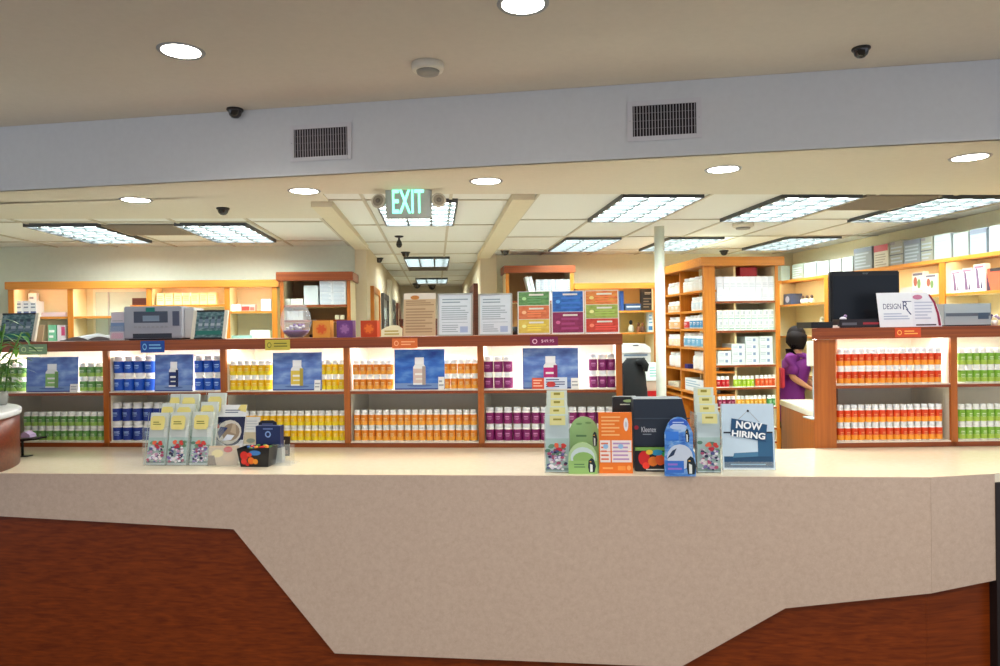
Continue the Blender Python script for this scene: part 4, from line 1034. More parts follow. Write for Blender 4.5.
# white packs, end face
items(IS, 'white_pack', 'box', 'tall white pack in the two-high block on the top end shelf', 'white packs on the top end shelf', 717, 775, 9, fsh[0] + .0005, .118, .25, .03, M((236, 238, 244), .5), gap=.015, levels=2, py=285, dec=[('lines', .1, .1, .9, .5, 3, M((210, 214, 224), .5))])
boxpx('red_carton', 'dark red carton at the very top of the aisle shelf end', 'box', IS, 740, 757, 267, 270, .06, .15, M((150, 20, 30), .5), fsh[0] + .2385)
items(IS, 'small_carton', 'box', 'small white carton with green print in the two-high row on the aisle shelf end', 'small green-print cartons on the aisle shelf end', 717.5, 774.5, 10, fsh[1] + .0005, .098, .2, .03, M((232, 236, 230), .5), gap=.06, levels=2, py=320, dec=[('r', .08, .1, .92, .2, M((150, 190, 176), .5)), ('r', .5, .55, .85, .85, M((190, 196, 200), .5)), ('lines', .1, .3, .9, .5, 2, M((170, 180, 176), .5))])
LP = [('r', .55, .3, .75, .7, M((120, 140, 170), .5)), ('lines', .08, .3, .5, .75, 2, M((170, 180, 186), .5))]
bxw = bx(733, IS, 360) - bx(719, IS, 360)
hh = .068
lb = MB().box(-bxw * .48, bxw * .48, 0, .25, 0, hh - .002, M((214, 222, 220), .5), .002).decor(LP, bxw * .96, hh)
o0 = None
for ci, (px_, n) in enumerate(((726, 2), (740, 3), (754, 4), (768, 4))):
    for k in range(n):
        o = lb.build('medicine_carton', label='long white carton in the stepped stacks on the aisle shelf end', cat='box', group='long white cartons in stepped stacks') if o0 is None else dup(o0)
        o0 = o0 or o
        o.location = IS.at(bx(px_, IS, 360), .03 + .002 * k, fsh[2] + .0005 + k * hh)
        o.rotation_euler = (0, 0, random.uniform(-.02, .02))
red = ('supplement_bottle', [(.08, .64, (186, 26, 34))], (236, 232, 232), 0, (240, 190, 180))
lime = ('supplement_bottle', [(.08, .64, (160, 190, 40))], (232, 236, 228), 0, (230, 240, 180))
ora = ('supplement_bottle', [(.08, .64, (216, 84, 30))], (238, 234, 230), 0, (250, 200, 160))
mar = ('supplement_bottle', [(.08, .64, (130, 24, 60))], (236, 232, 234), 0, (220, 160, 180))
yel = ('supplement_bottle', [(.08, .64, (214, 160, 40))], (236, 234, 226), 0, (250, 230, 160))
gr2 = ('supplement_bottle', [(.08, .64, (80, 150, 80))], (236, 238, 234), 0, (200, 230, 190))
bottles(IS, red, 717, 730, 3, fsh[3], 1, .03, 'tiny red-label bottle on the aisle shelf end, left group', 'red-label bottles on the aisle shelf end', 380, .105)
bottles(IS, lime, 734, 755, 5, fsh[3], 1, .03, 'tiny lime-label bottle on the aisle shelf end, middle group', 'lime-label bottles on the aisle shelf end', 380, .105)
bottles(IS, ora, 756, 777, 5, fsh[3], 1, .03, 'tiny orange-red bottle on the aisle shelf end, right group', 'orange-red bottles on the aisle shelf end', 380, .11)
bottles(IS, mar, 718, 736, 4, fsh[4], 1, .03, 'tiny maroon-label bottle on the shelf just above the hiring notice', 'maroon-label bottles above the hiring notice', 400, .105)
bottles(IS, yel, 737, 767, 7, fsh[4], 1, .03, 'tiny yellow-label bottle on the shelf just above the hiring notice', 'yellow-label bottles above the hiring notice', 400, .105)
bottles(IS, gr2, 768, 777, 2, fsh[4], 1, .03, 'tiny green-label bottle at the right end above the hiring notice', 'green-label bottles above the hiring notice', 400, .105)
# side shelves: bottles and packs
def sbottles(x0, x1, n, k, col, cap, h, lab, grp):
    bottles(SIDE, ('medicine_bottle', [(.1, .6, col)], cap, 0, (230, 236, 240)), x0, x1, n, szs[k] + .0005, 1, .03, lab, grp, 340, h, fill=.46)
rows = [(0, 'top', [(667, 678, 3, (236, 232, 220), .13), (682, 703, 4, (230, 230, 226), .15)]),
        (1, 'second', [(667, 678, 3, (220, 190, 150), .12), (690, 703, 3, (210, 224, 232), .14)]),
        (2, 'third', [(667, 678, 2, (230, 180, 130), .13), (682, 688, 1, (200, 70, 70), .13), (688.5, 703, 4, (70, 150, 200), .14)]),
        (3, 'fourth', [(667, 678, 3, (236, 226, 200), .13), (682, 704, 5, (120, 180, 215), .15)]),
        (4, 'fifth', [(667, 678, 2, (236, 236, 232), .16), (690, 704, 2, (238, 238, 236), .19)])]
for k, nm, rr in rows:
    for i, (x0, x1, n, c, h) in enumerate(rr):
        sbottles(x0, x1, n, k, c, (240, 240, 240), h, 'small medicine bottle on the %s shelf of the aisle shelf side, %s' % (nm, ('far bay', 'near bay', 'near bay right end')[i]), 'corridor-side bottles, %s shelf, group %s' % (nm, 'abc'[i]))
def sbox(lab, x0, x1, y0, y1, k, m, name='white_carton', dec=None):
    return boxpx(name, lab, 'box', SIDE, x0, x1, y0, y1, .04, .18, m, szs[k] + .0005, dec=dec)
sbox('cream carton with print low on the far bay of the aisle shelf side', 668, 679, 382, 392, 5, M((226, 220, 200), .5), dec=[('lines', .2, .2, .8, .8, 3, GREY)])
sbox('white leaflets box on the near bay low on the aisle shelf side', 684, 703, 379, 390, 5, M((222, 230, 232), .5), dec=[('lines', .1, .3, .9, .9, 3, M((150, 180, 200), .5))])
sbox('blue flat box on the fifth near bay of the aisle shelf side', 682, 688, 364, 369, 4, M((50, 50, 130), .5), name='blue_box')
# ================================================================= RIGHT WALL SHELVING
RW = Frame(X_R - .32, 0, -pi / 2)
zTop = RW.hit(1000, 250.5)[1]; zM = RW.hit(960, 292.5)[1]
ye = RW.hit(1000, 300)[0]
uA, uB = -Y_BR + .02, -3.6
dv = [RW.hit(x, 300)[0] for x in (826, 942)]
wall_unit('wall_shelf', 'long honey wooden shelf along the right wall topped with white binders', RW, uA, uB, zTop, .035, dv, [zM, 1.55, 1.1], .315, side=.07, back=M((232, 216, 174), .6), over=.0)
# back wall part seen left of the corner
BR = Frame(0, 8.50, 0.0)
zz = BR.hit(785, 260)[1]
ua, ub = bx(770, BR, 300), bx(790, BR, 300)
wall_unit('corner_shelf', 'short honey wooden corner shelf behind the aisle shelf', BR, ua, min(ub, X_R - .36), zTop, .035, [], [zM - .02, 1.6, 1.1], .34, side=.03, back=M((232, 216, 174), .6))
def rwbox(lab, x0, x1, y0, y1, m, dec=None, name='binder_box', w=.06, depth=.14, z=None, cat='box', py=265):
    u0 = RW.hit(x0, y1, w)[0]; u1 = RW.hit(x1, y1, w)[0]; xm = (x0 + x1) / 2
    zt = RW.hit(xm, y0, w)[1]; z = zTop if z is None else z
    W, H = u1 - u0, zt - z
    q = MB().box(-W / 2, W / 2, 0, depth, 0, H, m, .003)
    if dec: q.decor(dec, W, H)
    return q.build(name, loc=RW.at((u0 + u1) / 2, w, z + .0005), rz=RW.a, label=lab, cat=cat)
GL = lambda c, n=6: ('lines', .08, .08, .92, .8, n, M(c, .5))
pale = M((150, 158, 152), .5); pale2 = M((138, 148, 156), .5); gy = M((120, 124, 124), .5); wh = M((160, 166, 166), .5)
RI = [(792, 803, 264, 279, M((150, 158, 142), .5), 'grey-green box first from the corner'), (804, 816, 262.5, 277, wh, 'white box with grey front, second from the corner'),
      (817, 829, 261, 275, pale, 'pale green-grey box third from the corner'), (830, 841, 259.5, 273, wh, 'white slanted box fourth from the corner'), (842, 853, 257, 271, wh, 'white box fifth from the corner'),
      (854, 872, 247.5, 270, gy, 'wide grey document box left of the red-topped one'), (874, 888, 244.5, 266, M((196, 186, 164), .5), 'document box with red header'),
      (890, 903, 241, 264, M((134, 130, 120), .5), 'grey two-tone document box right of the red-topped one'), (904, 920, 239.5, 262, M((120, 126, 130), .5), 'dark grey document box'),
      (921, 932.5, 237, 260, M((140, 140, 126), .5), 'beige-grey document box'), (934, 951, 234, 258, wh, 'bright white document box'), (953, 968.5, 232.5, 255, pale, 'pale green document box'),
      (970, 986.5, 228.5, 252.5, pale2, 'pale blue document box'), (989, 1005, 225, 250, wh, 'white document box at the right edge of the photo')]
for i, (x0, x1, y0, y1, m, lab) in enumerate(RI):
    dec = [GL((150, 160, 165) if i > 4 else (190, 198, 196), 5)]
    if i == 6: dec = [('r', 0, .70, 1, .98, M((176, 60, 66), .5)), ('lines', .1, .08, .9, .62, 5, M((150, 140, 120), .5))]
    if i in (7, 9): dec += [('r', 0, .42, 1, .47, M((80, 80, 80), .5)), ('r', 0, .86, .4, .97, M((120, 110, 110), .5))]
    if i in (5, 8, 12): dec += [('r', 0, .8, 1, .97, M((110, 116, 128), .5))]
    o = rwbox(lab + ', top of right wall shelf', x0, x1, y0, y1, m, dec)
    o['group'] = 'document boxes on top of the right wall shelf'
boxpx('binder_box', 'grey-green box on the corner shelf left of the row', 'box', BR, 781, 790, 266, 278, .05, .15, M((176, 186, 168), .5), zTop + .0005)
MG = lambda s_: [('e', .3, .6, .16, .2, M((170, 90, 70), .5)), ('e', .6, .5, .14, .2, M((120, 150, 90), .5)), ('r', .1, .85, .9, .95, M((120, 110, 120), .5)), ('lines', .1, .05, .9, .25, 2, GREY)] if s_ else [('p', [(.3, .1), (.6, .1), (.4, .8), (.2, .9)], M((110, 80, 110), .5)), ('p', [(.62, .1), (.8, .1), (.7, .5)], M((60, 40, 80), .5)), ('r', .1, .85, .9, .93, M((190, 120, 140), .5))]
rwbox('magazine with red and green picture beside the monitor on the right wall shelf', 912, 924, 272, 294, M((226, 218, 204), .5), MG(1), 'magazine', z=zM, cat='magazine', depth=.05)
rwbox('magazine with red and green picture next to the upright divider on the right wall shelf', 925, 937, 274, 293, M((232, 226, 210), .5), MG(1), 'magazine', z=zM, cat='magazine', depth=.05)
rwbox('white magazine with purple figure print, left of three on the far right shelf', 951, 961, 270.5, 292, M((236, 232, 226), .5), MG(0), 'magazine', z=zM, cat='magazine', depth=.05)
rwbox('white magazine with purple figure print, middle of three on the far right shelf', 962, 972.5, 268, 292, M((214, 206, 204), .5), MG(0), 'magazine', z=zM, cat='magazine', depth=.05)
rwbox('white magazine with purple figure print, right of three on the far right shelf', 973.5, 985, 264, 291, M((236, 234, 230), .5), MG(0), 'magazine', z=zM, cat='magazine', depth=.05)
rwbox('orange-red magazine at the right edge of the far right shelf', 987, 1003, 268, 290, M((220, 90, 60), .5), [('p', [(0, .0), (.25, 0), (0, .8)], M((60, 40, 60), .5)), ('r', .2, .85, 1, 1, M((60, 50, 50), .5))], 'magazine', z=zM, cat='magazine', depth=.06)
rwbox('flat stack of pale booklets right of the monitor', 900, 911, 287.5, 294, M((216, 208, 200), .5), [('r', 0, .1, 1, .3, M((60, 50, 60), .5))], 'booklet_stack', z=zM, cat='booklet')
rwbox('navy and white carton on the corner bay of the right wall shelf', 783.5, 791.5, 294, 304, M((70, 84, 120), .5), [('e', .5, .5, .25, .3, M((180, 190, 220), .5))], 'blue_box', z=zM, w=.1)
for k, px_ in enumerate((803, 807.5, 812)):
    u_ = RW.hit(px_, 303, .12)[0]
    t = thing('ornament', 'tiny white and brown ornament on the right wall shelf, %s of three' % ('left', 'middle', 'right')[k], 'ornament', RW.at(u_, .12, zM), RW.a)
    MB().blob((0, 0, .035), (.035, .03, .035), M((226, 222, 210), .4)).build('body', t); MB().blob((.015, -.01, .08), (.018, .018, .02), M((90, 70, 60), .4)).build('head', t)
t = thing('ornament', 'white dove-shaped ornament on the low right wall shelf beside the monitor', 'ornament', RW.at(RW.hit(818, 318, .14)[0], .14, 1.55 + .2), RW.a)
t.location.z = 1.551
MB().blob((0, 0, .08), (.09, .04, .05), WHITE).build('body', t); MB().tube([(.04, 0, .1), (.07, 0, .16), (.08, 0, .19)], [.03, .022, .024], WHITE).blob((.085, 0, .2), (.026, .024, .024), WHITE).build('neck_and_head', t)
MB().tube([(-.05, 0, .09), (-.16, 0, .13)], [.03, .008], WHITE).build('tail', t)
MB().box(-.07, .07, -.03, .03, 0, .035, OAX).build('stand', t)

# ================================================================= DESK AND PERSON
DZ = .92
d1 = Uz(779.5, 399.5, DZ); d2 = Uz(822, 415, DZ)
DK = line_frame(d1, d2)
L = (d2 - d1).length
t = thing('staff_desk', 'white-topped wooden staff desk running back from the right shelf unit', 'desk', (d1.x, d1.y, 0), DK.a)
MB().box(0, L + .3, -.0, .62, DZ - .055, DZ, M((226, 220, 204), .4), .006).build('worktop', t)
MB().box(.01, L + .28, .012, .04, 0, DZ - .056, CHZ).box(.01, .04, .04, .6, 0, DZ - .056, CHZ).build('wood_panel', t)
# paper tray / printer on the desk
pp = Uz(809, 404, DZ + .0)
t = thing('desk_printer', 'grey and white low printer on the staff desk under the hand', 'printer', DK.at(L * .64, .22, DZ + .001), DK.a)
MB().box(-.17, .20, 0, .22, .0, .13, M((176, 172, 166), .5), .008).build('body', t)
MB().box(-.23, .22, -.05, .24, .131, .15, M((196, 196, 204), .4), .005).build('lid', t)
MB().box(-.12, .16, -.006, -.001, .02, .06, CHAR).build('paper_slot', t)
MBX = Frame(0, 5.6, 0)
u0_, zt_ = MBX.hit(808, 341); u1_, zb_ = MBX.hit(822, 366)
t = thing('side_monitor', 'narrow pale edge of a monitor right of the seated person', 'monitor', (u0_, 5.6, DZ))
t.location = (u0_, 5.6, zb_)
MB().box(0, .16, 0, .03, 0, zt_ - zb_, M((220, 216, 202), .5), .006).build('casing', t)
MB().box(.05, .09, .0, .03, DZ - zb_ + .002, -.001, GREY).box(0, .16, -.05, .1, DZ - zb_ + .001, DZ - zb_ + .012, GREY).build('stand', t)

def skin(name, chains, mat, parent=None, sub=1, loc=(0, 0, 0), label=None):
    """chains: lists of (x, y, z, rx, ry); a chain starting with an int continues from that vertex"""
    bm = bmesh.new(); lay = bm.verts.layers.skin.verify(); allv = []
    for ch in chains:
        prev = None
        for q in ch:
            if isinstance(q, int): prev = allv[q]; continue
            v = bm.verts.new(q[:3]); v[lay].radius = (q[3], q[4] if len(q) > 4 else q[3])
            v[lay].use_root = (len(allv) == 0)
            allv.append(v)
            if prev is not None: bm.edges.new((prev, v))
            prev = v
    me = bpy.data.meshes.new(name); bm.to_mesh(me); bm.free()
    me.materials.append(mat)
    o = bpy.data.objects.new(name, me); COL.objects.link(o)
    md = o.modifiers.new('skin', 'SKIN'); md.use_smooth_shade = True
    s_ = o.modifiers.new('sub', 'SUBSURF'); s_.levels = sub; s_.render_levels = sub
    o.location = loc
    if parent: o.parent = parent
    if label: o['label'] = label
    return o
YP = 7.62
PF = Frame(0, YP, 0.0)
def Q(px, py, dy=0.0):                                 # a body point on the person's own standing plane
    u, z = PF.hit(px, py, dy); return Vector((u, YP + dy, z))
hip = Q(791, 410, .0); org = Vector((hip.x, hip.y, 0))
per = thing('person', 'person in purple short-sleeved top with long dark hair, working at the staff desk', 'person', org)
def R_(v, r, r2=None): v = v - org; return (v.x, v.y, v.z, r, r2 or r)
SK = M((206, 150, 116), .5); PU = M((112, 30, 122), .7); HA = M((22, 14, 15), .75, .2)
headc = Q(798, 336.5); neck = Q(797, 350); chest = Q(796, 364); waist = Q(791, 390)
shL = Q(792, 359.5, -.10); shR = Q(801, 359, .12)
elb = Q(792, 377, -.16); wri = Q(809, 388, -.20); hand = Q(813, 389.5, -.21)
body = skin('body', [[R_(hip, .11, .13), R_(waist, .10, .12), R_(chest, .085, .11), R_(neck, .045), R_(headc + Vector((0, 0, -.04)), .055), R_(headc + Vector((.008, 0, .02)), .082, .085), R_(headc + Vector((0, 0, .075)), .055)],
                    [2, R_(shL, .035), R_(elb, .038), R_(elb * .45 + wri * .55, .034), R_(wri, .024), R_(hand, .028, .016)],
                    [2, R_(shR, .035), R_(Q(804, 378, .22), .04), R_(Q(814, 386, .1), .026), R_(Q(818, 388, .08), .026, .015)],
                    [0, R_(hip + Vector((0, -.09, -.1)), .085), R_(Vector((hip.x + .02, hip.y - .1, .50)), .058), R_(Vector((hip.x - .02, hip.y - .1, .09)), .04), R_(Vector((hip.x + .14, hip.y - .1, .04)), .035)],
                    [0, R_(hip + Vector((0, .09, -.1)), .085), R_(Vector((hip.x + .02, hip.y + .1, .50)), .058), R_(Vector((hip.x - .02, hip.y + .1, .09)), .04), R_(Vector((hip.x + .14, hip.y + .1, .04)), .035)]], SK, per, 2)
# fingers of the near hand
for k in range(4):
    a = hand + Vector((.01, -.022 + .014 * k, .0)); l_ = (.055, .065, .06, .045)[k]
    skin('finger', [[R_(a, .0075), R_(a + Vector((l_ * .5, 0, .006)), .007), R_(a + Vector((l_, 0, -.012)), .006)]], SK, per)
a = hand + Vector((-.015, -.02, 0)); skin('thumb', [[R_(a, .009), R_(a + Vector((.02, -.018, -.002)), .008), R_(a + Vector((.042, -.022, -.012)), .007)]], SK, per)
def loft(mb, secs, m, seg=20):
    vs = []
    for (c, rx, ry) in secs:
        vs += [(c[0] + rx * cos(2 * pi * k / seg), c[1] + ry * sin(2 * pi * k / seg), c[2]) for k in range(seg)]
    n = len(secs)
    fs = [(i * seg + k, i * seg + (k + 1) % seg, (i + 1) * seg + (k + 1) % seg, (i + 1) * seg + k) for i in range(n - 1) for k in range(seg)]
    mb.add(vs, fs + [[k for k in range(seg - 1, -1, -1)], [(n - 1) * seg + k for k in range(seg)]], m, True)
o3 = lambda v, dz=0.0, dx=0.0: (v.x - org.x + dx, v.y - org.y, v.z + dz)
st = MB()
loft(st, [(o3(hip, -.12), .14, .18), (o3(hip), .15, .18), (o3(waist, -.02), .132, .155), (o3(chest, -.06), .14, .17), (o3(chest, .03), .135, .185), (o3(shR, .02, -.04), .115, .18), (o3(neck, -.07, -.01), .085, .12), (o3(neck, -.035), .06, .065)], PU)
A_ = Vector(o3(shL, .0)); B_ = Vector(o3(elb, .0))
st.tube([A_ + Vector((0, .05, .02)), A_ + Vector((0, -.01, 0)), A_ * .5 + B_ * .5 + Vector((0, -.01, 0)), A_ * .12 + B_ * .88], [.06, .078, .072, .066], PU, 14)
A_ = Vector(o3(shR, .0)); B_ = Vector(o3(Q(804, 378, .22), .0))
st.tube([A_ + Vector((0, -.05, .02)), A_, A_ * .5 + B_ * .5, A_ * .15 + B_ * .85], [.06, .075, .07, .062], PU, 14)
st.build('shirt', per)
skin('trousers', [[R_(hip, .125, .15)], [0, R_(hip + Vector((0, -.09, -.12)), .10), R_(Vector((hip.x + .02, hip.y - .1, .50)), .075), R_(Vector((hip.x - .02, hip.y - .1, .10)), .06)],
                  [0, R_(hip + Vector((0, .09, -.12)), .10), R_(Vector((hip.x + .02, hip.y + .1, .50)), .075), R_(Vector((hip.x - .02, hip.y + .1, .10)), .06)]], M((30, 32, 40), .8), per, 2)
hb = MB(); hc = headc - org
hb.blob((hc.x - .02, hc.y, hc.z + .02), (.10, .092, .102), HA, 18, 12)
hb.tube([(hc.x - .01, hc.y - .01, hc.z + .03), (hc.x - .03, hc.y - .02, hc.z - .03), (hc.x - .055, hc.y - .03, hc.z - .10), (hc.x - .095, hc.y - .02, hc.z - .165), (hc.x - .125, hc.y - .02, hc.z - .22)], [.10, .112, .10, .066, .02], HA, 14)
hb.build('hair', per)
fc = MB(); fx = hc.x + .085
fc.blob((fx + .004, hc.y, hc.z - .015), (.016, .013, .02), SK, 10, 6)
for s in (-1, 1):
    fc.blob((fx - .006, hc.y + s * .03, hc.z + .004), (.008, .014, .007), WHITE, 8, 5); fc.blob((fx, hc.y + s * .03, hc.z + .004), (.004, .006, .006), BLACK, 8, 5)
fc.blob((fx - .008, hc.y, hc.z - .05), (.010, .024, .008), M((168, 84, 76), .5), 10, 5)
fc.build('face', per)
MB().blob((hc.x + .01, hc.y - .088, hc.z - .01), (.016, .010, .028), SK).build('ear', per)
ch = thing('desk_chair', 'red-backed chair behind the person in purple', 'chair', (Q(786, 385).x, YP + .05, 0))
ch.location.x = Q(785, 385).x - .09
MB().box(-.02, .02, -.2, .2, 1.0, 1.22, M((190, 50, 70), .6), .015).build('backrest', ch)
MB().box(.02, .36, -.2, .2, .74, .80, M((190, 50, 70), .6), .02).build('seat', ch)
MB().box(-.015, .02, -.03, .03, .74, 1.0, CHAR).build('back_support', ch)
MB().lathe([(.025, .05), (.025, .74)], STEEL, cx=.18).build('post', ch)
MB().lathe([(.22, 0), (.22, .02), (.03, .05)], CHAR, cx=.18).build('foot', ch)

# ================================================================= PODIUM, PLANT, READER
t = thing('curved_podium', 'round wooden podium with white top on the left end of the counter', 'podium', (-2.856, 3.778, ZC + .0005))
MB().lathe([(.69, 0), (.69, .262)], wood('podium_wood', (96, 40, 20), (128, 62, 34), 'x'), seg=96).build('drum', t)
MB().lathe([(.695, .2625), (.70, .268), (.70, .288), (.695, .293)], M((226, 230, 232), .3), seg=96).build('white_top', t)
LFm = [M((60, 120, 40), .45), M((96, 150, 50), .45)]
t = thing('potted_plant', 'leafy green bamboo plant on the round podium at the left edge', 'plant', (*Uz(-3, 404, 1.32), ZC + .2945))
MB().lathe([(.045, 0), (.055, .04), (.052, .075), (.047, .075), (.045, .06)], M((150, 152, 146), .4), seg=20).build('pot', t)
MB().lathe([(.001, .063), (.045, .062)][::-1], M((60, 44, 32), .9), seg=16, cap=False).build('soil', t)
def leaf(mb, p, d, ln, wd, m, droop):
    p = Vector(p); d = Vector(d).normalized(); s = d.cross(Vector((0, 0, 1))).normalized(); n = 6; vs = []
    for k in range(n + 1):
        f = k / n; c = p + d * ln * f + Vector((0, 0, ln * (.35 * f - droop * f * f)))
        w = wd * sin(pi * min(1, f * .93 + .05)) 
        vs += [tuple(c - s * w), tuple(c + Vector((0, 0, -.15 * w))), tuple(c + s * w)]
    fs = []
    for k in range(n):
        a = 3 * k; fs += [(a, a + 1, a + 4, a + 3), (a + 1, a + 2, a + 5, a + 4)]
    mb.add(vs, fs, m, True)
for i, (dx, dy, h, lean) in enumerate(((.0, .0, .36, .05), (.03, .02, .30, .09), (-.03, .01, .40, .0), (.02, -.03, .24, .12), (-.01, -.02, .33, .03))):
    st = MB(); pts = [(dx, dy, .06), (dx + lean * .3, dy, .09 + h * .5), (dx + lean, dy, .09 + h)]
    st.tube(pts, .005, M((90, 140, 60), .4)).build('stem', t)
    lf = MB()
    for k in range(17):
        f = .0 + 1.0 * k / 16; a = k * 2.4 + i; base = (dx + lean * f, dy, .09 + h * f)
        leaf(lf, base, (cos(a), sin(a), .15), .10 + .07 * random.random(), .009 + .005 * random.random(), LFm[(k + i) % 2], .45 + .5 * random.random())
    lf.build('leaves', t)
p = Uz(24, 456.5, ZC)
t = thing('card_reader', 'black card reader on a thin stand beside the round podium', 'card reader', (p.x, p.y, ZC + .0005), CF.a)
MB().box(-.025, .03, -.02, .03, 0, .004, BLACK).build('base', t)
MB().box(-.012, -.004, -.005, .005, .004, .10, BLACK).build('post', t)
MB().prism([(-.012, .085), (.10, .098), (.10, .106), (-.012, .10)], -.03, .05, BLACK).build('plate', t)
MB().prism([(.0, .106), (.055, .108), (.05, .125), (.02, .142), (.0, .13)], -.02, .03, M((176, 160, 196), .4)).build('pad', t, label='pale lilac pad')

# ================================================================= THINGS ON THE COUNTER
def cw(px, py):
    p = Uz(px, py, ZC) - CF.o
    return p.dot(CF.u), p.dot(CF.b)
def ccard(name, lab, cat, x0, x1, yt, yb, base, dec, tilt=10, thick=.003, shape=None, acr=False, group=None, zs=None, turn=0, dw=0):
    u, w = cw((x0 + x1) / 2, yb)
    return card(name, lab, cat, CF, x0, x1, yt, w + dw, (ZC + .0008) if zs is None else zs, base, dec, tilt=tilt, thick=thick, shape=shape, acr=acr, group=group, yref=yb, turn=turn)
rnd = random.Random(3)
def floral(z0, z1, seed, dark=True):
    r = random.Random(seed); d = [('r', 0, z0, 1, z1 + .06, M((170, 196, 190), .5)), ('r', 0, z0, 1, z0 + .10 * (z1 - z0), M((120, 146, 140), .5))]
    H = z1 - z0
    for i in range(9): d.append(('e', .1 + .8 * r.random(), z0 + H * (.55 + .4 * r.random()), .12, .03, M([(110, 150, 120), (90, 130, 110)][i % 2], .5)))
    for i in range(60):
        c = r.choice([(236, 236, 240), (224, 216, 232), (236, 226, 224), (170, 80, 110), (130, 110, 170), (44, 46, 76), (190, 150, 180), (84, 90, 140)])
        cx = .12 + .76 * r.random(); cz = z0 + H * (.06 + .66 * r.random()); q = .025 + .05 * r.random()
        d.append(('e', cx, cz, q * 1.3, q * .38, M(c, .5)))
    for i in range(9):
        a = i * 2.2; q = .10 * r.random() + .05
        d.append(('e', .58 + q * 1.6 * cos(a), z0 + H * .84 + q * .45 * sin(a), .09, .026, M([(206, 60, 50), (226, 100, 66), (180, 40, 60)][i % 3], .5)))
    return d
YL = M((228, 214, 130), .5)
def leaf_dec(seed):
    return [('r', 0, 0, 1, 1, M((206, 214, 212), .5))] + floral(.03, .46, seed) + [('p', [(.16, .70), (.24, .66), (.80, .66), (.88, .70), (.90, .88), (.80, .93), (.24, .93), (.14, .88)], YL), ('lines', .28, .75, .72, .83, 2, M((120, 120, 40), .5)), ('r', .0, 0, .03, 1, M((150, 165, 160), .5))]
def rack_leaflet(lab, x0, x1, yt, yb, seed, dw, zoff, turn=0):
    u, w = cw((x0 + x1) / 2, 465.5 if yb is None else yb)
    return card('leaflet', lab, 'leaflet', CF, x0, x1, yt, w + dw, ZC + .003 + zoff, M((200, 212, 204), .5), leaf_dec(seed), tilt=12, thick=.016, yref=440, group='yellow-topped leaflets in the tiered rack', turn=turn)
# tiered acrylic rack
u0, w = cw(143, 466); u1, _ = cw(208, 466)
um, _ = cw(187, 466)
t = thing('leaflet_rack', 'clear tiered leaflet rack on the left part of the counter', 'leaflet rack', CF.at(u0, w, ZC + .0005), CF.a)
W = u1 - u0; ac = MB()
for x in (0, (um - u0) * .5, um - u0, W):
    ac.prism([(x - .0015, 0), (x + .0015, 0), (x + .0015, .20), (x - .0015, .20)], .0, .22, ACR)
ac.build('dividers', t)
for k in range(3):
    MB().box(0, W, .01 + .075 * k, .013 + .075 * k, 0, .03 + .045 * k, ACR).build('tier_front', t)
MB().box(0, W, 0, .24, 0, .002, ACR).build('base', t)
rack_leaflet('floral leaflet with yellow oval, front tier left of the rack', 145.5, 164.5, 414, None, 1, .004, 0)
rack_leaflet('floral leaflet with yellow oval, front tier middle of the rack', 166, 185, 413.5, None, 2, .004, 0)
rack_leaflet('floral leaflet with yellow oval, front tier right of the rack', 189, 208.5, 413, None, 3, .004, 0)
rack_leaflet('leaflet with yellow oval, second tier left of the rack', 156.5, 172, 404.5, None, 4, .085, .02)
rack_leaflet('leaflet with yellow oval, second tier middle of the rack', 172, 190, 405, None, 5, .085, .02)
rack_leaflet('leaflet with yellow oval, second tier right of the rack', 196, 213, 403, None, 6, .085, .02)
rack_leaflet('leaflet with yellow oval, back tier left of the rack', 165, 178, 395, None, 7, .165, .04)
rack_leaflet('leaflet with yellow oval, back tier middle of the rack', 177, 194, 395, None, 8, .150, .04)
rack_leaflet('leaflet with yellow oval, back tier right of the rack', 203, 221, 394, None, 9, .165, .04)
# navy flyer with an oval photograph
NVY = M((24, 32, 70), .45)
t = ccard('flyer', 'navy flyer with a round photograph and pale header in a clear stand', 'flyer', 211, 241, 407, 463, M((222, 222, 226), .5),
      [('r', 0, .36, 1, .78, NVY), ('p', [(0, .78), (1, .78), (1, 1), (.18, 1)], M((226, 228, 230), .5)), ('p', [(.7, .9), (1, .86), (1, 1), (.8, 1)], M((226, 210, 130), .5)), ('lines', .3, .84, .8, .92, 2, M((90, 100, 130), .5)),
       ('e', .5, .50, .50, .27, NVY), ('e', .5, .50, .42, .22, M((206, 200, 190), .5)), ('e', .56, .50, .30, .16, M((150, 130, 110), .5)), ('p', [(.2, .38), (.45, .58), (.2, .6), (.12, .5)], M((30, 50, 110), .5)), ('p', [(.3, .34), (.6, .36), (.7, .44), (.45, .46)], M((220, 226, 240), .5)), ('p', [(.55, .5), (.75, .46), (.7, .66), (.6, .64)], M((186, 164, 140), .5)),
       ('p', [(0, .22), (1, .22), (1, .30), (.5, .24), (0, .40)], M((226, 226, 230), .5))], tilt=16, acr=.35, dw=.06)
ccard('recipe_card', 'low card with food picture in front of the navy flyer', 'card', 208, 237, 447, 466, M((196, 176, 150), .5), [('e', .3, .6, .2, .2, M((226, 210, 150), .5)), ('e', .65, .8, .15, .15, M((190, 60, 60), .5)), ('e', .7, .4, .2, .2, M((206, 180, 150), .5)), ('p', [(.0, 0), (.3, 0), (.2, .5), (0, .5)], M((120, 100, 80), .5))], tilt=14, acr=.9, turn=4)
ccard('leaflet', 'translucent white leaflet with tan picture right of the navy flyer', 'leaflet', 242, 257, 418, 458, M((220, 222, 224), .5), [('r', 0, .3, 1, .6, M((200, 188, 160), .5)), ('e', .5, .38, .3, .06, M((140, 150, 140), .5)), ('lines', .1, .65, .9, .92, 4, M((190, 196, 206), .5))], tilt=14, dw=.07)
pm = MB()
u_, w_ = cw(243, 452)
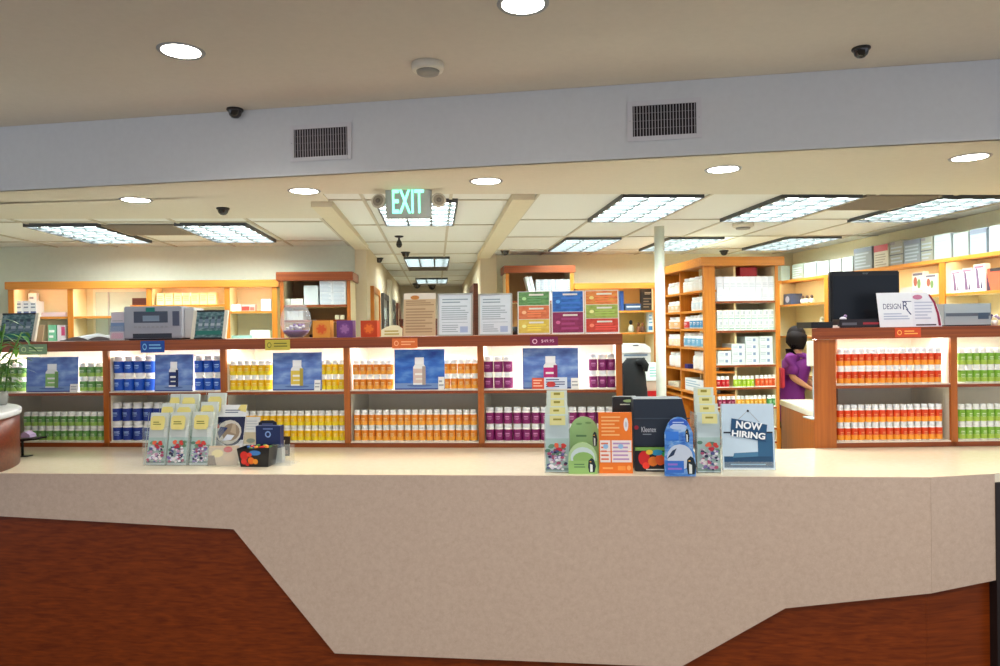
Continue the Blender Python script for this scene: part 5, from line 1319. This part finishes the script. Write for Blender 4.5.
for k in range(6): 
    pm.X = Matrix.Translation((.012 * (k % 3) - .01, .012 * k, .0)) @ Matrix.Rotation(.3 * (k - 2), 4, 'Y')
    pm.box(-.035, .035, 0, .002, 0, .06 + .01 * (k % 2), [M((226, 228, 232), .5), M((180, 184, 190), .5), M((100, 60, 120), .5)][k % 3])
pm.X = None
pm.build('loose_cards', loc=CF.at(u_, w_ + .03, ZC + .012), rz=CF.a, label='loose white and purple cards bunched behind the candy basket', cat='cards')
# basket
def basket(name, lab, x0, x1, yt, yb, flare, mat, dec, depth=.09):
    u0, w = cw(x0, yb); u1, _ = cw(x1, yb); zt = CF.hit((x0 + x1) / 2, yt, w)[1]; W = u1 - u0; H = zt - ZC
    q = MB(); f = flare
    vs = [(-W / 2 + f, 0, 0), (W / 2 - f, 0, 0), (W / 2 - f, depth, 0), (-W / 2 + f, depth, 0), (-W / 2, -.012, H), (W / 2, -.012, H * 1.06), (W / 2, depth + .01, H * 1.06), (-W / 2, depth + .01, H)]
    q.add(vs, [(3, 2, 1, 0), (0, 1, 5, 4), (1, 2, 6, 5), (2, 3, 7, 6), (3, 0, 4, 7)], mat)
    m2 = MB(); m2.X = Matrix.Rotation(atan2(.012, H), 4, 'X'); m2.decor(dec, W, H, y=-.0015)
    t = thing(name, lab, 'basket', CF.at((u0 + u1) / 2, w, ZC + .0008), CF.a)
    q.build('basket', t); m2.build('print', t)
    return t, W, H
t, W, H = basket('candy_basket', 'black basket printed with red and orange candies on the counter', 238, 271, 448.5, 467, .014, M((22, 22, 26), .3),
   [('e', .22, .62, .12, .25, M((210, 36, 30), .4)), ('e', .2, .3, .09, .16, M((220, 50, 40), .4)), ('e', .42, .35, .10, .2, M((230, 110, 30), .4)), ('e', .3, .15, .06, .1, M((206, 30, 30), .4)), ('e', .55, .78, .18, .14, M((60, 120, 190), .4)), ('e', .55, .3, .08, .15, M((236, 150, 40), .4)), ('e', .38, .68, .08, .12, M((226, 60, 40), .4))])
cd = MB()
for k in range(16): cd.blob((random.uniform(-.06, .06), random.uniform(.01, .08), H * .93 + random.uniform(0, .01)), (.012, .011, .008), M([(210, 40, 40), (60, 110, 180), (90, 150, 70), (230, 150, 50)][k % 4], .3), 8, 5)
tag(cd.build('candies', loc=t.location, rz=CF.a, label='small bright candies filling the black basket', cat='candy'), kind='stuff')
# acrylic stand with navy box above
u0, w = cw(258, 466); u1, _ = cw(291, 466); W = u1 - u0
t = thing('acrylic_stand', 'clear stepped acrylic stand with small cards beside the candy basket', 'stand', CF.at(u0, w, ZC + .0005), CF.a)
MB().box(0, W, 0, .13, 0, .002, ACR).box(0, W, .0, .002, .002, .03, ACR).build('base', t)
MB().box(0, W * .55, .08, .12, .002, .075, M((176, 182, 180), .3)).build('riser', t)
MB().box(W * .3, W, .05, .053, .002, .10, ACR).build('back_plate', t)
DKC = M((58, 46, 40), .5)
t2 = ccard('business_cards', 'dark brown and cream business cards in the clear stand', 'cards', 275.5, 289, 440, 462, DKC, [('r', .35, .55, .65, .8, M((216, 200, 170), .5)), ('r', .1, .15, .35, .42, M((226, 214, 186), .5)), ('r', .7, .1, .95, .3, M((120, 100, 84), .5))], tilt=8, thick=.012, dw=.075)
t2.location.z = ZC + .018
zb = CF.hit(268, 446, w + .08)[1]
t = card('navy_box', 'navy blue gift box with rounded lid on the acrylic stand', 'box', CF, 256, 280.5, 426, w + .078, ZC + .0785, M((28, 44, 90), .4), [('e', .5, .62, .12, .15, M((140, 170, 220), .5)), ('e', .5, .62, .07, .09, M((28, 44, 90), .4)), ('r', .3, .84, .7, .9, M((110, 130, 180), .5))], tilt=0, thick=.045, yref=450)
card('navy_card', 'black arched card standing behind the navy box', 'card', CF, 259, 277, 420.5, w + .126, ZC + .003, M((24, 28, 44), .4), [('r', .2, .88, .8, .93, M((80, 90, 130), .5))], tilt=0, thick=.004, yref=450, shape=[(0, 0), (1, 0), (1, .95), (.8, 1), (.2, 1), (0, .95)])
# ---- right group
def tower(lab, x0, x1, yt, yb, seed):
    u0, w = cw(x0, yb); u1, _ = cw(x1, yb); W = u1 - u0
    t = thing('leaflet_tower', lab, 'leaflet rack', CF.at((u0 + u1) / 2, w, ZC + .0005), CF.a, 'cascading leaflet towers')
    zt = CF.hit((x0 + x1) / 2, yt, w + .12)[1] - ZC
    ac = MB()
    for s in (-1, 1): ac.prism([(s * W / 2 - .0015, 0), (s * W / 2 + .0015, 0), (s * W / 2 + .0015, zt * .7), (s * W / 2 - .0015, zt * .7)], 0, .17, ACR2)
    ac.box(-W / 2, W / 2, 0, .17, 0, .002, ACR).build('holder', t)
    for k in range(4):
        H = zt * (.72 + .093 * k); iw = W - .006 - (.012 * (k > 1))
        d = floral(.02, .52, seed) if k == 0 else []
        if k == 0: d = [('r', 0, 0, 1, 1, M((196, 212, 214), .5))] + d
        zl = zt * (.62 + .093 * k) / H
        d = d + [('r', .2, zl - .045, .86, 1 - .02, M((224, 218, 150), .5)), ('lines', .35, zl + .02, .7, min(.99, zl + .09), 1, M((150, 140, 50), .5))]
        MB().box(-iw / 2, iw / 2, 0, .004, 0, H, M((206, 216, 206), .5)).decor(d, iw, H).build('leaflet', t, loc=(0, .012 + .032 * k, .003), tilt=radians(-3))
    return t
tower('tall cascading leaflet tower left of the green arched card', 545, 570, 391, 473, 21)
tower('tall cascading leaflet tower between the blue card and the hiring notice', 697.5, 722, 388, 473.5, 22)
arch = [(0, 0), (1, 0), (1, .72)] + [(.5 + .44 * cos(a), .74 + .26 * sin(a)) for a in [k * pi / 10 for k in range(1, 10)]] + [(0, .72)]
def penguin(cx, cz, s, flip=1):
    K = M((20, 36, 44), .5)
    return [('p', [(cx - .05 * s, cz), (cx + .06 * s, cz), (cx + .09 * s, cz + .12 * s), (cx + .05 * s, cz + .24 * s), (cx, cz + .27 * s), (cx - .06 * s, cz + .22 * s), (cx - .07 * s, cz + .1 * s)], K), ('p', [(cx - .03 * s, cz + .01 * s), (cx + .02 * s, cz + .01 * s), (cx + .02 * s, cz + .14 * s), (cx - .03 * s, cz + .16 * s)], M((226, 232, 226), .5)), ('e', cx - .02 * s, cz + .2 * s, .02 * s, .01 * s, M((226, 170, 70), .5))]
GC = M((146, 184, 120), .5)
ccard('arched_card', 'green arched card with a penguin behind its green holder', 'card', 569, 600, 417, 473, GC, [('e', .35, .86, .1, .02, M((110, 150, 90), .5)), ('e', .65, .88, .1, .02, M((110, 150, 90), .5)), ('lines', .25, .60, .6, .68, 1, M((90, 130, 80), .5)), ('r', 0, .1, .05, .7, M((176, 206, 160), .5))] + penguin(.85, .45, 1.0), tilt=6, shape=arch, dw=.05, group='arched penguin cards')
arch2 = [(0, 0), (1, 0), (1, .45)] + [(.5 + .5 * cos(a), .5 + .5 * sin(a)) for a in [k * pi / 10 for k in range(1, 10)]] + [(0, .45)]
ccard('card_pocket', 'low pale green rounded pocket in front of the green arched card', 'card', 568.5, 597.5, 443, 474, M((176, 204, 150), .5), [('e', .5, .52, .42, .34, M((200, 216, 214), .5)), ('e', .52, .48, .36, .22, M((140, 180, 100), .5)), ('r', 0, .0, 1, .42, M((150, 190, 110), .5)), ('lines', .2, .18, .6, .34, 2, M((90, 130, 80), .5))] + penguin(.8, .05, 1.7), tilt=4, thick=.02, shape=arch2)
ORG = M((238, 120, 24), .45)
wc = M((240, 226, 220), .5)
t = ccard('coupon_display', 'tall orange display card with white coupons', 'display card', 599.5, 633, 413, 473.5, ORG,
    [('e', .82, .80, .07, .11, M((230, 226, 220), .5)), ('e', .82, .80, .03, .05, M((190, 190, 200), .5)), ('lines', .08, .6, .65, .95, 6, M((250, 180, 110), .5)), ('r', .03, .36, .34, .54, wc), ('r', .38, .36, .97, .54, wc), ('r', .03, .18, .34, .35, wc), ('r', .38, .18, .97, .35, wc), ('lines', .06, .2, .3, .52, 5, M((226, 120, 90), .5)), ('lines', .42, .2, .92, .52, 5, M((190, 150, 190), .5)), ('e', .2, .44, .08, .04, M((150, 190, 226), .5)), ('e', .65, .44, .08, .04, M((150, 190, 226), .5)),
     ('lines', .1, .05, .45, .12, 1, M((250, 170, 90), .5)), ('e', .88, .09, .06, .04, M((246, 170, 90), .5)), ('r', .55, .05, .78, .12, M((246, 150, 60), .5))], tilt=5, thick=.035)
# black tissue display
BX = M((34, 44, 58), .45)
u0, w = cw(635, 472); u1, _ = cw(692, 472); W = u1 - u0; zt = CF.hit(655, 399, w + .05)[1] - ZC
t = thing('tissue_display', 'large black tissue box display behind the blue arched card', 'box', CF.at((u0 + u1) / 2, w + .012, ZC + .0008), CF.a)
MB().prism([(-W / 2, 0), (W / 2, 0), (W / 2, zt * .55), (W / 2 - .035, zt), (-W / 2, zt)], .03, .16, BX).build('upper_box', t)
MB().decor([('t', 'Kleenex', .14, .535, .40, .61, M((200, 206, 214), .5)), ('lines', .16, .49, .38, .52, 1, M((130, 140, 150), .5)), ('r', 0, .72, 1, .735, M((60, 72, 86), .5)), ('e', .05, .6, .04, .03, M((150, 30, 50), .5))], W, zt, y=.0285).build('lettering', t)
MB().box(-W / 2, -W / 2 + .17, -.005, .029, 0, zt * .34, M((24, 22, 26), .4), .003).build('candy_tray', t)
tray_ = t.children[-1]
tray_ = [c for c in t.children if c.name.startswith('candy_tray')][0]
d = [('r', 0, .86, 1, 1, M((120, 170, 80), .5)), ('e', .25, .55, .16, .3, M((206, 34, 34), .4)), ('e', .5, .42, .14, .2, M((232, 120, 30), .4)), ('e', .7, .5, .14, .24, M((226, 90, 30), .4)), ('e', .62, .78, .16, .12, M((50, 150, 190), .4)), ('e', .84, .72, .1, .12, M((60, 170, 90), .4)), ('e', .4, .8, .1, .1, M((230, 190, 60), .4)), ('e', .3, .25, .1, .14, M((236, 60, 40), .4)), ('lines', .3, .04, .8, .14, 1, M((220, 220, 210), .5))]
MB().decor(d, .165, zt * .34, y=-.0062, x0=-W / 2 + .002).build('candy_print', tray_)
for k, (x, y_) in enumerate(((617, 399.5),)):
    ua, _ = cw(617, 472); ub, _ = cw(643, 472)
    z1 = CF.hit(630, 399, w + .09)[1]; z0 = CF.hit(630, 411, w + .09)[1]
    o = MB().box(0, ub - ua, 0, .06, 0, z1 - ZC, M((30, 36, 38), .4), .004).decor([('e', .66, .94, .24, .022, M((170, 200, 140), .5)), ('r', .3, .88, .7, .895, M((220, 230, 220), .5))], ub - ua, z1 - ZC, x0=0).build('dark_carton', loc=CF.at(ua - .002, w + .06, ZC + .0008), rz=CF.a, label='dark carton with green oval behind the orange display card', cat='box')
    o.location = CF.at(ua - .004, w + .19, ZC + .0008)
BLc = grad('ice_blue_print', [(.3, (30, 90, 180)), (.5, (80, 140, 210)), (.7, (170, 200, 226))], 2)
ccard('arched_card', 'blue arched card with a penguin on the right part of the counter', 'card', 665.5, 694, 417.5, 476, BLc, [('e', .5, .88, .34, .09, M((40, 90, 190), .5)), ('e', .5, .82, .3, .05, M((176, 196, 226), .5)), ('lines', .3, .84, .75, .92, 2, M((190, 210, 236), .5)), ('r', .04, .58, .5, .74, M((50, 120, 210), .5))] + penguin(.80, .55, .9), tilt=6, shape=arch, dw=.05, group='arched penguin cards')
ccard('card_pocket', 'blue rounded pocket with penguins in front of the blue arched card', 'card', 665, 696, 441.5, 476.5, BLc, [('e', .5, .55, .42, .36, M((196, 206, 222), .5)), ('p', [(.08, .5), (.25, .72), (.4, .8), (.3, .6)], M((30, 50, 80), .5)), ('r', .04, .1, .62, .44, M((50, 110, 200), .5)), ('lines', .1, .15, .55, .4, 2, M((150, 110, 200), .5))] + penguin(.84, .06, 1.9), tilt=4, thick=.02, shape=arch2)
# NOW HIRING
NB = M((28, 76, 116), .45)
t = ccard('hiring_notice', 'pale blue notice reading NOW HIRING in a clear stand', 'notice', 723, 775.5, 405, 470.5, M((196, 216, 232), .45),
    [('r', 0, 0, 1, .02, M((222, 232, 240), .5)), ('r', .03, .03, .97, .20, NB), ('r', .22, .06, .94, .24, M((30, 70, 104), .45)), ('p', [(.68, .2), (.97, .2), (.97, .56), (.68, .54)], M((44, 92, 130), .45)), ('p', [(.2, .18), (.68, .20), (.68, .27), (.22, .25)], M((70, 120, 156), .45)),
     ('r', .03, .55, .2, .575, M((30, 40, 56), .5)), ('r', .85, .55, .97, .575, M((30, 40, 56), .5)), ('p', [(.505, .90), (.515, .90), (.33, .76), (.31, .76)], GREY), ('p', [(.505, .90), (.515, .90), (.73, .72), (.71, .72)], GREY), ('e', .51, .89, .022, .018, M((20, 30, 50), .5)),
     ('p', [(.16, .52), (.83, .42), (.87, .68), (.19, .78)], NB), ('lines', .15, .06, .85, .10, 1, M((120, 160, 190), .5))], tilt=5, acr=.12)
# tilted lettering on the notice
sh = [c for c in t.children if c.name.startswith('sheet')][0]
cs = [v.co for v in sh.data.vertices]; W = max(v.x for v in cs) - min(v.x for v in cs); H = max(v.z for v in cs)
q = MB()
q.X = Matrix.Translation((-W * .235, 0, H * .63)) @ Matrix.Rotation(radians(6), 4, 'Y')
q.decor([('t', 'NOW', 0, 0, 1, 1, M((240, 244, 248), .5))], W * .50, H * .115, y=-.006, x0=0)
q.X = Matrix.Translation((-W * .32, 0, H * .505)) @ Matrix.Rotation(radians(6), 4, 'Y')
q.decor([('t', 'HIRING', 0, 0, 1, 1, M((240, 244, 248), .5))], W * .64, H * .10, y=-.006, x0=0)
q.build('lettering', sh)
for s_ in (-1, 1): MB().box(s_ * W / 2 - .0015, s_ * W / 2 + .0015, -.002, .01, 0, H, ACR2).build('stand_edge', t, tilt=radians(-5))
